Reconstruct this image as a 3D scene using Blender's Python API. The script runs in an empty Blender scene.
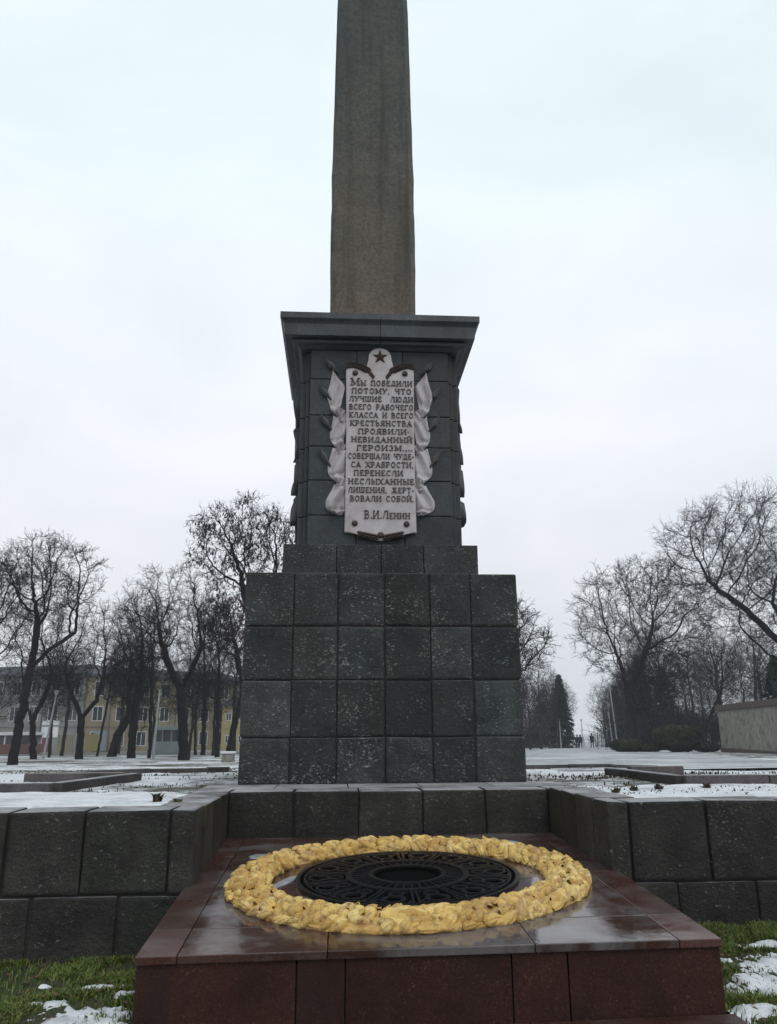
import bpy, bmesh, math, random
import numpy as np
from mathutils import Vector, Matrix
from mathutils import noise as mnoise

random.seed(7)
RNG = np.random.default_rng(7)
scene = bpy.context.scene
COL = scene.collection
PI = math.pi

# ------------------------------------------------------------------ helpers
def tag(o, label=None, cat=None, group=None, kind=None):
    if label: o['label'] = label
    if cat: o['category'] = cat
    if group: o['group'] = group
    if kind: o['kind'] = kind
    return o

def empty(name, loc, rz=0):
    o = bpy.data.objects.new(name, None)
    COL.objects.link(o)
    o.location = loc
    o.rotation_euler = (0, 0, rz)
    o.empty_display_size = .2
    return o

def mesh_obj(name, verts, faces, mat=None, parent=None, smooth=False, loc=(0, 0, 0)):
    me = bpy.data.meshes.new(name)
    me.from_pydata([tuple(v) for v in verts] if not isinstance(verts, np.ndarray) else verts.tolist(), [],
                   faces if not isinstance(faces, np.ndarray) else faces.tolist())
    me.update()
    if smooth:
        me.polygons.foreach_set('use_smooth', [True] * len(me.polygons))
    o = bpy.data.objects.new(name, me)
    COL.objects.link(o)
    o.location = loc
    if mat: me.materials.append(mat)
    if parent: o.parent = parent
    return o

def bm_obj(name, bm, mat=None, parent=None, smooth=False, loc=(0, 0, 0)):
    me = bpy.data.meshes.new(name)
    bmesh.ops.recalc_face_normals(bm, faces=bm.faces[:])
    bm.to_mesh(me)
    bm.free()
    if smooth:
        me.polygons.foreach_set('use_smooth', [True] * len(me.polygons))
    o = bpy.data.objects.new(name, me)
    COL.objects.link(o)
    o.location = loc
    if mat: me.materials.append(mat)
    if parent: o.parent = parent
    return o

def box(bm, x0, x1, y0, y1, z0, z1, bev=0.0, fn=None, jit=0.0):
    """one (bevelled) box; fn warps every vertex"""
    cs = [(x0, y0, z0), (x1, y0, z0), (x1, y1, z0), (x0, y1, z0), (x0, y0, z1), (x1, y0, z1), (x1, y1, z1), (x0, y1, z1)]
    if jit:
        cs = [tuple(c + random.uniform(-jit, jit) for c in p) for p in cs]
    vs = [bm.verts.new(p) for p in cs]
    fs = [bm.faces.new([vs[i] for i in f]) for f in
          ((0, 3, 2, 1), (4, 5, 6, 7), (0, 1, 5, 4), (1, 2, 6, 5), (2, 3, 7, 6), (3, 0, 4, 7))]
    geom = vs
    if bev:
        es = list({e for f in fs for e in f.edges})
        r = bmesh.ops.bevel(bm, geom=es, offset=bev, segments=2, profile=.6, affect='EDGES')
        geom = list({v for f in r['faces'] for v in f.verts})
    if fn:
        for v in geom: v.co = Vector(fn(*v.co))
    return geom

def prism(bm, pts, y0, y1):
    """outline in XZ extruded along Y (y0 = front, y1 = back)"""
    a = [bm.verts.new((x, y0, z)) for x, z in pts]
    b = [bm.verts.new((x, y1, z)) for x, z in pts]
    n = len(pts)
    bm.faces.new(a); bm.faces.new(b[::-1])
    for i in range(n):
        bm.faces.new((a[i], b[i], b[(i + 1) % n], a[(i + 1) % n]))

def cyl(bm, p, r, h, n=16, r2=None, axis='Z'):
    r2 = r if r2 is None else r2
    A, B = [], []
    for i in range(n):
        t = 2 * PI * i / n
        c, s = math.cos(t), math.sin(t)
        if axis == 'Z':
            A.append(bm.verts.new((p[0] + r * c, p[1] + r * s, p[2])))
            B.append(bm.verts.new((p[0] + r2 * c, p[1] + r2 * s, p[2] + h)))
        else:   # along -Y
            A.append(bm.verts.new((p[0] + r * c, p[1], p[2] + r * s)))
            B.append(bm.verts.new((p[0] + r2 * c, p[1] - h, p[2] + r2 * s)))
    bm.faces.new(A[::-1]); bm.faces.new(B)
    for i in range(n):
        bm.faces.new((A[i], A[(i + 1) % n], B[(i + 1) % n], B[i]))

# ------------------------------------------------------------------ materials
def mat(name):
    m = bpy.data.materials.new(name)
    m.use_nodes = True
    nt = m.node_tree
    b = nt.nodes['Principled BSDF']
    return m, nt, b

def N(nt, typ, **kw):
    n = nt.nodes.new(typ)
    for k, v in kw.items():
        if k.startswith('i_'):
            key = k[2:]
            n.inputs[int(key) if key.isdigit() else key.replace('_', ' ')].default_value = v
        else:
            setattr(n, k, v)
    return n

def L(nt, a, b): nt.links.new(a, b)

def coords(nt, scale=(1, 1, 1)):
    tc = N(nt, 'ShaderNodeTexCoord')
    mp = N(nt, 'ShaderNodeMapping')
    mp.inputs['Scale'].default_value = scale
    L(nt, tc.outputs['Object'], mp.inputs['Vector'])
    return mp.outputs['Vector']

def noise(nt, vec, scale, detail=4, rough=.55, dist=0):
    n = N(nt, 'ShaderNodeTexNoise')
    n.inputs['Scale'].default_value = scale
    n.inputs['Detail'].default_value = detail
    n.inputs['Roughness'].default_value = rough
    n.inputs['Distortion'].default_value = dist
    L(nt, vec, n.inputs['Vector'])
    return n.outputs['Fac']

def ramp(nt, fac, stops):
    r = N(nt, 'ShaderNodeValToRGB')
    els = r.color_ramp.elements
    while len(els) < len(stops): els.new(.5)
    for e, (p, c) in zip(els, stops):
        e.position = p
        e.color = (c, c, c, 1) if isinstance(c, (int, float)) else (*c, 1)
    L(nt, fac, r.inputs['Fac'])
    return r.outputs['Color']

def mix(nt, fac, a, b, mode='MIX'):
    m = N(nt, 'ShaderNodeMix', data_type='RGBA', blend_type=mode)
    if isinstance(fac, (int, float)): m.inputs[0].default_value = fac
    else: L(nt, fac, m.inputs[0])
    for v, i in ((a, 6), (b, 7)):
        if isinstance(v, tuple): m.inputs[i].default_value = (*v, 1)
        else: L(nt, v, m.inputs[i])
    return m.outputs[2]

def math_(nt, op, a, b):
    m = N(nt, 'ShaderNodeMath', operation=op)
    for v, i in ((a, 0), (b, 1)):
        if isinstance(v, (int, float)): m.inputs[i].default_value = v
        else: L(nt, v, m.inputs[i])
    return m.outputs[0]

def bump(nt, b, h, strength=.3, dist=.01):
    n = N(nt, 'ShaderNodeBump')
    n.inputs['Strength'].default_value = strength
    n.inputs['Distance'].default_value = dist
    L(nt, h, n.inputs['Height'])
    L(nt, n.outputs['Normal'], b.inputs['Normal'])

def granite(name, c1, c2, fleck=(.3, .3, .28), fl_scale=(27, 27, 44), fl_lo=.66, fl_hi=.74, rough=.62, spec=.35,
            island=.35, tint=None, bstr=.5, bdist=.012, stain=(.02, .018, .016), stain_amt=.5, top=0):
    m, nt, b = mat(name)
    v = coords(nt)
    base = mix(nt, ramp(nt, noise(nt, v, 2.6, 8, .68), [(.36, 0), (.64, 1)]), c1, c2)
    grain = ramp(nt, noise(nt, v, 70, 3, .7), [(.3, .55), (.7, 1.5)])
    base = mix(nt, 1, base, grain, 'MULTIPLY')
    geo = N(nt, 'ShaderNodeNewGeometry')
    rnd = geo.outputs['Random Per Island']
    base = mix(nt, 1, base, ramp(nt, rnd, [(0, 1 - island), (1, 1 + island)]), 'MULTIPLY')
    if tint:
        r2 = math_(nt, 'FRACT', math_(nt, 'MULTIPLY', rnd, 7.31), 0)
        base = mix(nt, math_(nt, 'MULTIPLY', r2, .8), base, mix(nt, 1, base, tint, 'MULTIPLY'))
    vf = coords(nt, fl_scale)
    f1 = noise(nt, vf, 1, 2.5, .65, .6)
    dens = noise(nt, v, 2.7, 3)
    f = ramp(nt, math_(nt, 'ADD', f1, math_(nt, 'MULTIPLY', math_(nt, 'SUBTRACT', dens, .5), .35)), [(fl_lo, 0), (fl_hi, 1)])
    base = mix(nt, math_(nt, 'MULTIPLY', f, .75), base, fleck)
    st = ramp(nt, noise(nt, coords(nt, (1.6, 1.6, .5)), 1, 5, .6, .5), [(.48, 0), (.72, stain_amt)])
    base = mix(nt, st, base, stain)
    if top:          # thin snow remains and reflected sky, both painted pale on flat stone heads
        sz = N(nt, 'ShaderNodeSeparateXYZ'); L(nt, geo.outputs['True Normal'], sz.inputs[0])
        up_ = ramp(nt, sz.outputs['Z'], [(.90, 0), (.97, 1)])
        dn = ramp(nt, noise(nt, v, 2.4, 6, .65), [(.34, .25), (.6, 1)])
        base = mix(nt, math_(nt, 'MULTIPLY', math_(nt, 'MULTIPLY', up_, dn), top), base, (.34, .335, .35))
    L(nt, base, b.inputs['Base Color'])
    b.inputs['Specular IOR Level'].default_value = spec
    rr = N(nt, 'ShaderNodeMapRange')
    rr.inputs['To Min'].default_value = rough - .15
    rr.inputs['To Max'].default_value = rough + .15
    L(nt, noise(nt, v, 5, 4), rr.inputs['Value'])
    L(nt, rr.outputs[0], b.inputs['Roughness'])
    h = math_(nt, 'ADD', math_(nt, 'MULTIPLY', noise(nt, v, 22, 5, .65), 1.0), math_(nt, 'MULTIPLY', f1, .5))
    bump(nt, b, h, bstr, bdist)
    return m

M = {}
M['ped'] = granite('dark speckled granite', (.012, .0140, .0138), (.040, .0425, .0410), fleck=(.30, .31, .29), fl_lo=.60, fl_hi=.72,
                   island=.55, tint=(.75, .98, .95), rough=.6, spec=.3, top=.7, bstr=.8, bdist=.022, stain=(.018, .019, .017), stain_amt=.7)
M['shaft'] = granite('smooth dark granite', (.020, .0255, .030), (.037, .0435, .0485), fleck=(.13, .14, .14), fl_lo=.64, fl_hi=.76,
                     island=.25, rough=.55, spec=.35, bstr=.4, stain_amt=.7)
M['cornice'] = granite('dressed dark granite', (.036, .043, .051), (.062, .070, .079), fleck=(.16, .17, .17), fl_lo=.76, fl_hi=.84,
                       island=.1, rough=.5, spec=.4, bstr=.3, stain_amt=.6)
M['wall'] = granite('rough basalt blocks', (.015, .0136, .0130), (.042, .0385, .0360), fleck=(.20, .20, .19), fl_lo=.64, fl_hi=.74,
                    island=.28, rough=.72, spec=.25, tint=(.85, 1, .9), bstr=.8, bdist=.022, top=1)
M['peddark'] = granite('blue black granite', (.006, .0085, .0105), (.016, .019, .022), fleck=(.16, .19, .19), fl_lo=.62, fl_hi=.74,
                       island=.1, rough=.6, spec=.3, bstr=.7, bdist=.02)
M['wall2'] = granite('lichened basalt blocks', (.026, .023, .017), (.052, .046, .034), fleck=(.16, .15, .12), fl_lo=.66, fl_hi=.78,
                    island=.28, rough=.75, spec=.2, bstr=.8, bdist=.022, top=1)
M['curb'] = granite('granite kerb stone', (.05, .045, .045), (.08, .07, .07), fleck=(.2, .2, .2), fl_lo=.72, fl_hi=.8, rough=.7, spec=.25, top=1)
M['red'] = granite('rough red granite', (.025, .0088, .0066), (.046, .0165, .0115), fleck=(.13, .058, .036), fl_scale=(60, 60, 70), fl_lo=.6, fl_hi=.72,
                   island=.2, rough=.6, spec=.22, stain=(.018, .012, .012), stain_amt=.6, bstr=.35)

def polished(name, c1, c2, rlo, rhi, puddle=.5, sky_sheen=.3):
    m, nt, b = mat(name)
    v = coords(nt)
    base = mix(nt, ramp(nt, noise(nt, v, 1.7, 6, .6), [(.35, 0), (.65, 1)]), c1, c2)
    base = mix(nt, 1, base, ramp(nt, noise(nt, v, 90, 2, .7), [(.3, .6), (.7, 1.45)]), 'MULTIPLY')
    geo = N(nt, 'ShaderNodeNewGeometry')
    base = mix(nt, 1, base, ramp(nt, geo.outputs['Random Per Island'], [(0, .75), (1, 1.25)]), 'MULTIPLY')
    dust = ramp(nt, noise(nt, v, 3.3, 7, .68, .4), [(.5, 0), (.75, .5)])
    base = mix(nt, dust, base, (.085, .075, .072))
    fr = ramp(nt, noise(nt, coords(nt, (1, 1.6, 1)), 1.25, 7, .6, .5), [(.47, 0), (.60, sky_sheen)])     # pale patches standing in for reflected sky, painted into the base colour
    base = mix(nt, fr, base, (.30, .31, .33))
    L(nt, base, b.inputs['Base Color'])
    wet = ramp(nt, noise(nt, v, 1.5, 5, .6, .3), [(puddle - .08, 0), (puddle + .10, 1)])
    rg = N(nt, 'ShaderNodeMapRange')
    rg.inputs['To Min'].default_value = rhi
    rg.inputs['To Max'].default_value = rlo
    L(nt, wet, rg.inputs['Value'])
    rn = math_(nt, 'ADD', rg.outputs[0], math_(nt, 'MULTIPLY', math_(nt, 'SUBTRACT', noise(nt, v, 14, 5, .7), .5), .22))
    L(nt, rn, b.inputs['Roughness'])
    b.inputs['Specular IOR Level'].default_value = .5
    bump(nt, b, math_(nt, 'ADD', noise(nt, v, 5, 3), math_(nt, 'MULTIPLY', noise(nt, v, 60, 4), .12)), .12, .012)
    return m
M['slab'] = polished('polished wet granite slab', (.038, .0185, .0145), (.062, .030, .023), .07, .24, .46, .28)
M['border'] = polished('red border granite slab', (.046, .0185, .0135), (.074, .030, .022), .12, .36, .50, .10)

def simple(name, col, rough=.7, var=.25, scale=6, metal=0, spec=.4, bstr=.2, bdist=.01, bscale=25, col2=None):
    m, nt, b = mat(name)
    v = coords(nt)
    f = ramp(nt, noise(nt, v, scale, 6, .62), [(.3, 0), (.7, 1)])
    c2 = col2 or tuple(c * (1 + var) for c in col)
    c1 = tuple(c * (1 - var) for c in col)
    L(nt, mix(nt, f, c1, c2), b.inputs['Base Color'])
    b.inputs['Roughness'].default_value = rough
    b.inputs['Metallic'].default_value = metal
    b.inputs['Specular IOR Level'].default_value = spec
    if bstr: bump(nt, b, noise(nt, v, bscale, 4), bstr, bdist)
    return m

M['mortar'] = simple('dark joint mortar', (.026, .025, .024), .95, bstr=0)
M['bronze'] = simple('weathered bronze', (.062, .048, .042), .5, metal=.25, scale=30)
M['spear'] = simple('dull grey bronze', (.075, .068, .068), .6, metal=.1, scale=20)
M['bronze_red'] = simple('reddish bronze', (.070, .036, .030), .5, metal=.2, scale=30)
M['iron'] = simple('black cast iron', (.022, .022, .026), .33, metal=.6, scale=30, bscale=80)
M['pit_black'] = simple('matt black pit', (.004, .004, .004), 1, spec=.02, bstr=0)  # black stands in for the unlit depth under the grate
M['bark'] = simple('dark wet bark', (.017, .0155, .0175), .9, var=.4, scale=5, spec=.15, bstr=.6, bdist=.03, bscale=14)
M['bark2'] = simple('grey brown bark', (.028, .026, .028), .9, var=.4, scale=5, spec=.15, bstr=.6, bdist=.03, bscale=14)
M['twig'] = simple('dark twig bark', (.018, .0165, .019), .9, var=.3, scale=2, spec=.1, bstr=0)
M['pod'] = simple('dry dark pods', (.030, .022, .022), .8, var=.3, bstr=0)
M['brownleaf'] = simple('dry brown leaves', (.075, .038, .042), .8, var=.45, scale=3, bstr=0)
M['needle'] = simple('spruce needles', (.020, .034, .030), .8, var=.4, scale=2, spec=.2, bstr=0)
M['yew'] = simple('evergreen hedge leaves', (.034, .040, .022), .75, var=.5, scale=3, spec=.25, bstr=0)
M['galv'] = simple('galvanised pole', (.30, .31, .32), .5, var=.12, bstr=0)
M['dryweed'] = simple('dead dark weeds', (.050, .040, .026), .9, var=.5, scale=8, bstr=0)

def snow_mat():
    m, nt, b = mat('old wet snow')
    v = coords(nt)
    c = mix(nt, ramp(nt, noise(nt, v, 4, 8, .65), [(.35, 0), (.7, 1)]), (.52, .54, .57), (.74, .76, .79))
    dirt = ramp(nt, noise(nt, v, 34, 5, .75), [(.60, 0), (.70, .9)])
    c = mix(nt, dirt, c, (.12, .10, .08))
    thin = ramp(nt, noise(nt, v, 2.6, 7, .7, .4), [(.52, 0), (.66, .6)])
    c = mix(nt, thin, c, (.26, .255, .25))
    L(nt, c, b.inputs['Base Color'])
    b.inputs['Roughness'].default_value = .6
    bump(nt, b, math_(nt, 'ADD', noise(nt, v, 16, 6, .6), math_(nt, 'MULTIPLY', noise(nt, v, 90, 3), .3)), .5, .02)
    return m
M['snow'] = snow_mat()

M['ice'] = simple('grey melting ice', (.25, .27, .29), .3, var=.3, scale=9, spec=.5)

def park_mat():
    """thin patchy snow over dark soil and dead turf"""
    m, nt, b = mat('patchy snow on park ground')
    v = coords(nt)
    big = noise(nt, v, .23, 4, .6, .4)
    mid = noise(nt, v, 1.3, 6, .65, .5)
    fin = noise(nt, v, 9, 6, .7)
    s = math_(nt, 'ADD', math_(nt, 'ADD', math_(nt, 'MULTIPLY', big, .45), math_(nt, 'MULTIPLY', mid, .42)), math_(nt, 'MULTIPLY', fin, .33))
    sn = ramp(nt, s, [(.555, 0), (.625, 1)])
    soil = mix(nt, noise(nt, v, 6, 6, .7), (.035, .030, .022), (.10, .092, .062))
    soil = mix(nt, ramp(nt, noise(nt, v, 2.1, 4), [(.4, 0), (.6, .6)]), soil, (.055, .062, .030))
    snow = mix(nt, ramp(nt, noise(nt, v, 3, 7, .7), [(.35, 0), (.65, 1)]), (.48, .49, .52), (.80, .81, .84))
    c = mix(nt, sn, soil, snow)
    L(nt, c, b.inputs['Base Color'])
    b.inputs['Roughness'].default_value = .85
    bump(nt, b, math_(nt, 'ADD', math_(nt, 'MULTIPLY', sn, .4), fin), .8, .05)
    return m
M['park'] = park_mat()

def lawn_mat():
    m, nt, b = mat('wet winter turf soil')
    v = coords(nt)
    c = mix(nt, noise(nt, v, 3, 6, .65), (.018, .022, .010), (.055, .070, .022))
    c = mix(nt, ramp(nt, noise(nt, v, 8, 5, .7), [(.55, 0), (.7, .8)]), c, (.05, .037, .022))
    L(nt, c, b.inputs['Base Color'])
    b.inputs['Roughness'].default_value = .9
    bump(nt, b, noise(nt, v, 40, 5, .7), .9, .03)
    return m
M['lawn'] = lawn_mat()

def slush_mat():
    m, nt, b = mat('slushy trodden path')
    v = coords(nt)
    s = ramp(nt, math_(nt, 'ADD', math_(nt, 'MULTIPLY', noise(nt, v, .35, 4, .6, .5), .5), math_(nt, 'MULTIPLY', noise(nt, v, 2.2, 6, .7), .5)),
             [(.42, 0), (.60, 1)])
    c = mix(nt, s, (.20, .205, .215), (.52, .54, .56))
    L(nt, c, b.inputs['Base Color'])
    b.inputs['Roughness'].default_value = .7
    return m
M['slush'] = slush_mat()
M['street'] = simple('wet asphalt', (.075, .07, .066), .55, var=.35, scale=.6, spec=.3, bstr=0)

def grass_mat():
    m, nt, b = mat('grass blades')
    geo = N(nt, 'ShaderNodeNewGeometry')
    c = ramp(nt, geo.outputs['Random Per Island'], [(0, (.050, .075, .013)), (.5, (.105, .175, .028)), (.76, (.17, .225, .048)), (1, (.20, .145, .068))])
    c = mix(nt, ramp(nt, noise(nt, coords(nt), 1.6, 4), [(.35, 0), (.65, .75)]), c, mix(nt, 1, c, (.5, .42, .5), 'MULTIPLY'))
    L(nt, c, b.inputs['Base Color'])
    b.inputs['Roughness'].default_value = .55
    b.inputs['Specular IOR Level'].default_value = .3
    return m
M['grass'] = grass_mat()

def marble_mat():
    m, nt, b = mat('weathered pale marble')
    v = coords(nt)
    c = mix(nt, ramp(nt, noise(nt, v, 3.5, 7, .65, .6), [(.3, 0), (.7, 1)]), (.36, .325, .335), (.52, .49, .50))
    rust = ramp(nt, noise(nt, coords(nt, (5, 5, 1.1)), 1, 5, .7, .4), [(.55, 0), (.75, .55)])
    c = mix(nt, rust, c, (.27, .19, .175))
    grime = ramp(nt, noise(nt, v, 11, 6, .7), [(.55, 0), (.75, .5)])
    c = mix(nt, grime, c, (.19, .18, .19))
    L(nt, c, b.inputs['Base Color'])
    b.inputs['Roughness'].default_value = .6
    bump(nt, b, noise(nt, v, 30, 5), .25, .01)
    return m
M['marble'] = marble_mat()

def obelisk_mat():
    m, nt, b = mat('weathered obelisk stone')
    v = coords(nt)
    tc = N(nt, 'ShaderNodeTexCoord')
    sx = N(nt, 'ShaderNodeSeparateXYZ')
    L(nt, tc.outputs['Object'], sx.inputs[0])
    # algae and dirt stain the upper courses greenish grey, the lower ones stay brown
    h = math_(nt, 'ADD', math_(nt, 'MULTIPLY', sx.outputs['Z'], .115), math_(nt, 'MULTIPLY', noise(nt, v, .9, 5, .6, .6), 1.1))
    f = ramp(nt, math_(nt, 'MULTIPLY', h, .4), [(.56, 0), (.83, 1)])
    lo = mix(nt, noise(nt, v, 1.5, 6, .65, .5), (.090, .072, .055), (.205, .172, .136))
    hi = mix(nt, noise(nt, v, 1.3, 6, .65, .5), (.048, .055, .053), (.098, .106, .100))
    c = mix(nt, f, lo, hi)
    c = mix(nt, 1, c, ramp(nt, noise(nt, v, 16, 6, .75), [(.3, .6), (.7, 1.4)]), 'MULTIPLY')
    pale = ramp(nt, noise(nt, v, 30, 4, .75), [(.64, 0), (.72, .45)])
    c = mix(nt, pale, c, mix(nt, f, (.25, .215, .175), (.150, .158, .148)))
    run = ramp(nt, noise(nt, coords(nt, (4.5, 4.5, .25)), 1, 4, .6), [(.49, 0), (.68, .6)])
    c = mix(nt, run, c, (.040, .039, .035))
    L(nt, c, b.inputs['Base Color'])
    b.inputs['Roughness'].default_value = .85
    b.inputs['Specular IOR Level'].default_value = .25
    bump(nt, b, math_(nt, 'ADD', noise(nt, v, 30, 6, .7), noise(nt, v, 3, 3)), .5, .02)
    return m
M['obelisk'] = obelisk_mat()

def gold_mat():
    m, nt, b = mat('worn gold paint')
    v = coords(nt)
    geo = N(nt, 'ShaderNodeNewGeometry')
    vo = N(nt, 'ShaderNodeTexVoronoi'); vo.inputs['Scale'].default_value = 9; L(nt, v, vo.inputs['Vector'])
    sp = N(nt, 'ShaderNodeSeparateXYZ'); L(nt, vo.outputs['Color'], sp.inputs[0])
    c = ramp(nt, sp.outputs['X'], [(0, (.48, .28, .070)), (.5, (.67, .44, .125)), (1, (.77, .57, .21))])
    worn = ramp(nt, noise(nt, v, 5, 7, .72, .5), [(.52, 0), (.66, .7)])
    c = mix(nt, worn, c, (.36, .20, .11))
    dirt = ramp(nt, noise(nt, v, 15, 7, .78), [(.51, 0), (.65, .85)])
    c = mix(nt, dirt, c, (.13, .07, .04))
    L(nt, c, b.inputs['Base Color'])
    b.inputs['Roughness'].default_value = .5
    b.inputs['Specular IOR Level'].default_value = .45
    bump(nt, b, math_(nt, 'ADD', noise(nt, v, 26, 5, .65), math_(nt, 'MULTIPLY', noise(nt, v, 90, 3), .4)), .6, .02)
    return m
M['gold'] = gold_mat()

def plaster(name, c1, c2, st=(.10, .095, .085), amt=.7, sc=(1.1, 1.1, .35)):
    m, nt, b = mat(name)
    v = coords(nt)
    c = mix(nt, noise(nt, v, 1.1, 6, .65), c1, c2)
    s = ramp(nt, noise(nt, coords(nt, sc), 1.6, 6, .7, .8), [(.45, 0), (.68, amt)])
    c = mix(nt, s, c, st)
    L(nt, c, b.inputs['Base Color'])
    b.inputs['Roughness'].default_value = .9
    bump(nt, b, noise(nt, v, 14, 5), .3, .03)
    return m
M['concrete'] = plaster('streaked concrete', (.18, .172, .148), (.29, .275, .238), st=(.07, .065, .055), amt=.95, sc=(1.9, 1.9, 1.1))
M['capbrown'] = simple('brown roof cap', (.075, .055, .050), .8, bstr=.1)
M['yellowwall'] = plaster('faded yellow plaster', (.165, .145, .092), (.235, .205, .135), st=(.09, .08, .06), amt=.75, sc=(.35, .35, .15))
M['greywall'] = plaster('grey green plaster', (.17, .175, .165), (.25, .25, .235), amt=.5, sc=(.2, .2, .1))
M['tealwall'] = simple('pale teal panels', (.17, .21, .215), .6, var=.1, scale=1, bstr=0)
M['maroon'] = simple('maroon shop panel', (.11, .035, .035), .7, bstr=0)
M['redpanel'] = simple('faded red panel', (.15, .075, .07), .7, bstr=0)
M['whitepaint'] = simple('white paint', (.62, .63, .64), .6, var=.08, bstr=0)
M['yellowpaint'] = simple('yellow paint', (.25, .22, .10), .6, var=.1, bstr=0)
M['bluepaint'] = simple('blue paint', (.17, .19, .21), .6, var=.1, bstr=0)
M['roof'] = simple('dark slate roofing', (.060, .064, .075), .8, bstr=.1)
M['frame'] = simple('pale window frame', (.42, .42, .41), .6, var=.1, bstr=0)
M['coat_dark'] = simple('dark winter coat', (.018, .018, .022), .9, bstr=0)
M['coat_blue'] = simple('navy winter coat', (.020, .026, .045), .9, bstr=0)
M['skin'] = simple('skin', (.45, .29, .22), .6, var=.05, bstr=0)

def glass_mat():
    m, nt, b = mat('dark window glass')
    b.inputs['Base Color'].default_value = (.03, .035, .04, 1)
    b.inputs['Roughness'].default_value = .08
    b.inputs['Specular IOR Level'].default_value = .6
    return m
M['glass'] = glass_mat()

# ------------------------------------------------------------------ terrain
def gz(y):
    """height of the park behind the retaining walls; it falls away from the monument"""
    if y < 12: return 1.04
    if y < 26: return 1.04 - (y - 12) / 14 * .39
    if y < 126: return .65 - (y - 26) * .0125
    return -.6

def lz(x, y):
    """lawn in front of the walls"""
    z = .012 * x
    if x < -1.6: z -= .035
    if x > 1.6: z += .055 * max(0, min(1, (y - 5.3) / 1.5))
    z -= .10 * max(0, min(1, (5.75 - y) / .6)) * (1 if abs(x) < 1.8 else .35)
    return z

def grid(name, xs, ys, zf, m, skip=None):
    vs = [(x, y, zf(x, y)) for y in ys for x in xs]
    n = len(xs)
    fs = []
    for j in range(len(ys) - 1):
        for i in range(n - 1):
            if skip and skip(.5 * (xs[i] + xs[i + 1]), .5 * (ys[j] + ys[j + 1])): continue
            fs.append((j * n + i, j * n + i + 1, (j + 1) * n + i + 1, (j + 1) * n + i))
    return mesh_obj(name, vs, fs, m, smooth=True)

def axis(*segs):
    out = []
    for a, b, s in segs:
        k = max(1, round((b - a) / s))
        out += [a + (b - a) * i / k for i in range(k)]
    out.append(segs[-1][1])
    return out

def pz(x, y):
    n = mnoise.noise((x * .9, y * .9, 3.1)) * .022 + mnoise.noise((x * 3.1, y * 3.1, 8.1)) * .010
    return gz(y) - .012 + n * (1 if y < 40 else .5)

xs = axis((-600, -60, 60), (-60, -10, 5), (-10, -2.05, .16), (-2.05, 2.05, .41), (2.05, 10, .16), (10, 60, 5), (60, 600, 60))
ys = axis((7.25, 9.05, .15), (9.05, 14, .16), (14, 30, 1), (30, 130, 10), (130, 900, 110))
g = grid('park_ground', xs, ys, pz, M['park'], skip=lambda x, y: abs(x) < 2.05 and y < 9.05)
tag(g, kind='structure')
xs = axis((-600, -40, 56), (-40, -5, 5), (-5, 5, .2), (5, 40, 5), (40, 600, 56))
ys = axis((-300, -20, 40), (-20, 4, 2), (4, 7.2, .16))
g = grid('lawn_ground', xs, ys, lambda x, y: lz(max(-6, min(6, x)), y) + .012 * mnoise.noise((x * 2, y * 2, 1)), M['lawn'])
tag(g, kind='structure')
vs, fs = [], []
for i in range(16):
    y = 66 + i * 2.2
    for k in range(12): vs.append((-95 + k * 8.4, y + .05 * k, gz(y) + .02))
for i in range(15):
    for k in range(11): fs.append((i * 12 + k, i * 12 + k + 1, i * 12 + k + 13, i * 12 + k + 12))
tag(mesh_obj('street', vs, fs, M['street']), kind='structure')
# trodden slush path leading into the alley
cl = [(7.5, 14.5, 4), (9.5, 24, 4.6), (13.5, 40, 5.2), (18.3, 60, 5.0), (24, 80, 4.6), (30.5, 100, 4.4), (38, 125, 4.2), (62, 200, 4.2)]
vs, fs = [], []
for i in range(len(cl) - 1):
    a, b_ = cl[i], cl[i + 1]
    for k in range(6):
        t = k / 6
        x, y, w = (a[j] + (b_[j] - a[j]) * t for j in range(3))
        w *= 1 + .10 * mnoise.noise((y * .3, 1, 1))
        for s in (-1, -.5, 0, .5, 1): vs.append((x + s * w, y, gz(y) + .035 - .02 * abs(s)))
for i in range(len(vs) // 5 - 1):
    for k in range(4): fs.append((i * 5 + k, i * 5 + k + 1, i * 5 + k + 6, i * 5 + k + 5))
tag(mesh_obj('park_path', vs, fs, M['slush'], smooth=True), kind='structure')

# ------------------------------------------------------------------ retaining walls
def course(bm, joints, z0, z1, y0, y1, gap=.008, bev=.024, jit=.007, along='X', x0=None):
    for a, b_ in zip(joints[:-1], joints[1:]):
        if along == 'X':
            o = random.uniform(-.008, .004)
            box(bm, a + gap, b_ - gap, y0 + o, y1, z0 + gap, z1 - gap, bev, jit=jit)
        else:
            o = random.uniform(-.006, .006)
            box(bm, x0[0] + (o if x0[2] else 0), x0[1] + (0 if x0[2] else o), a + gap, b_ - gap, z0 + gap, z1 - gap, bev, jit=jit)

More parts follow.
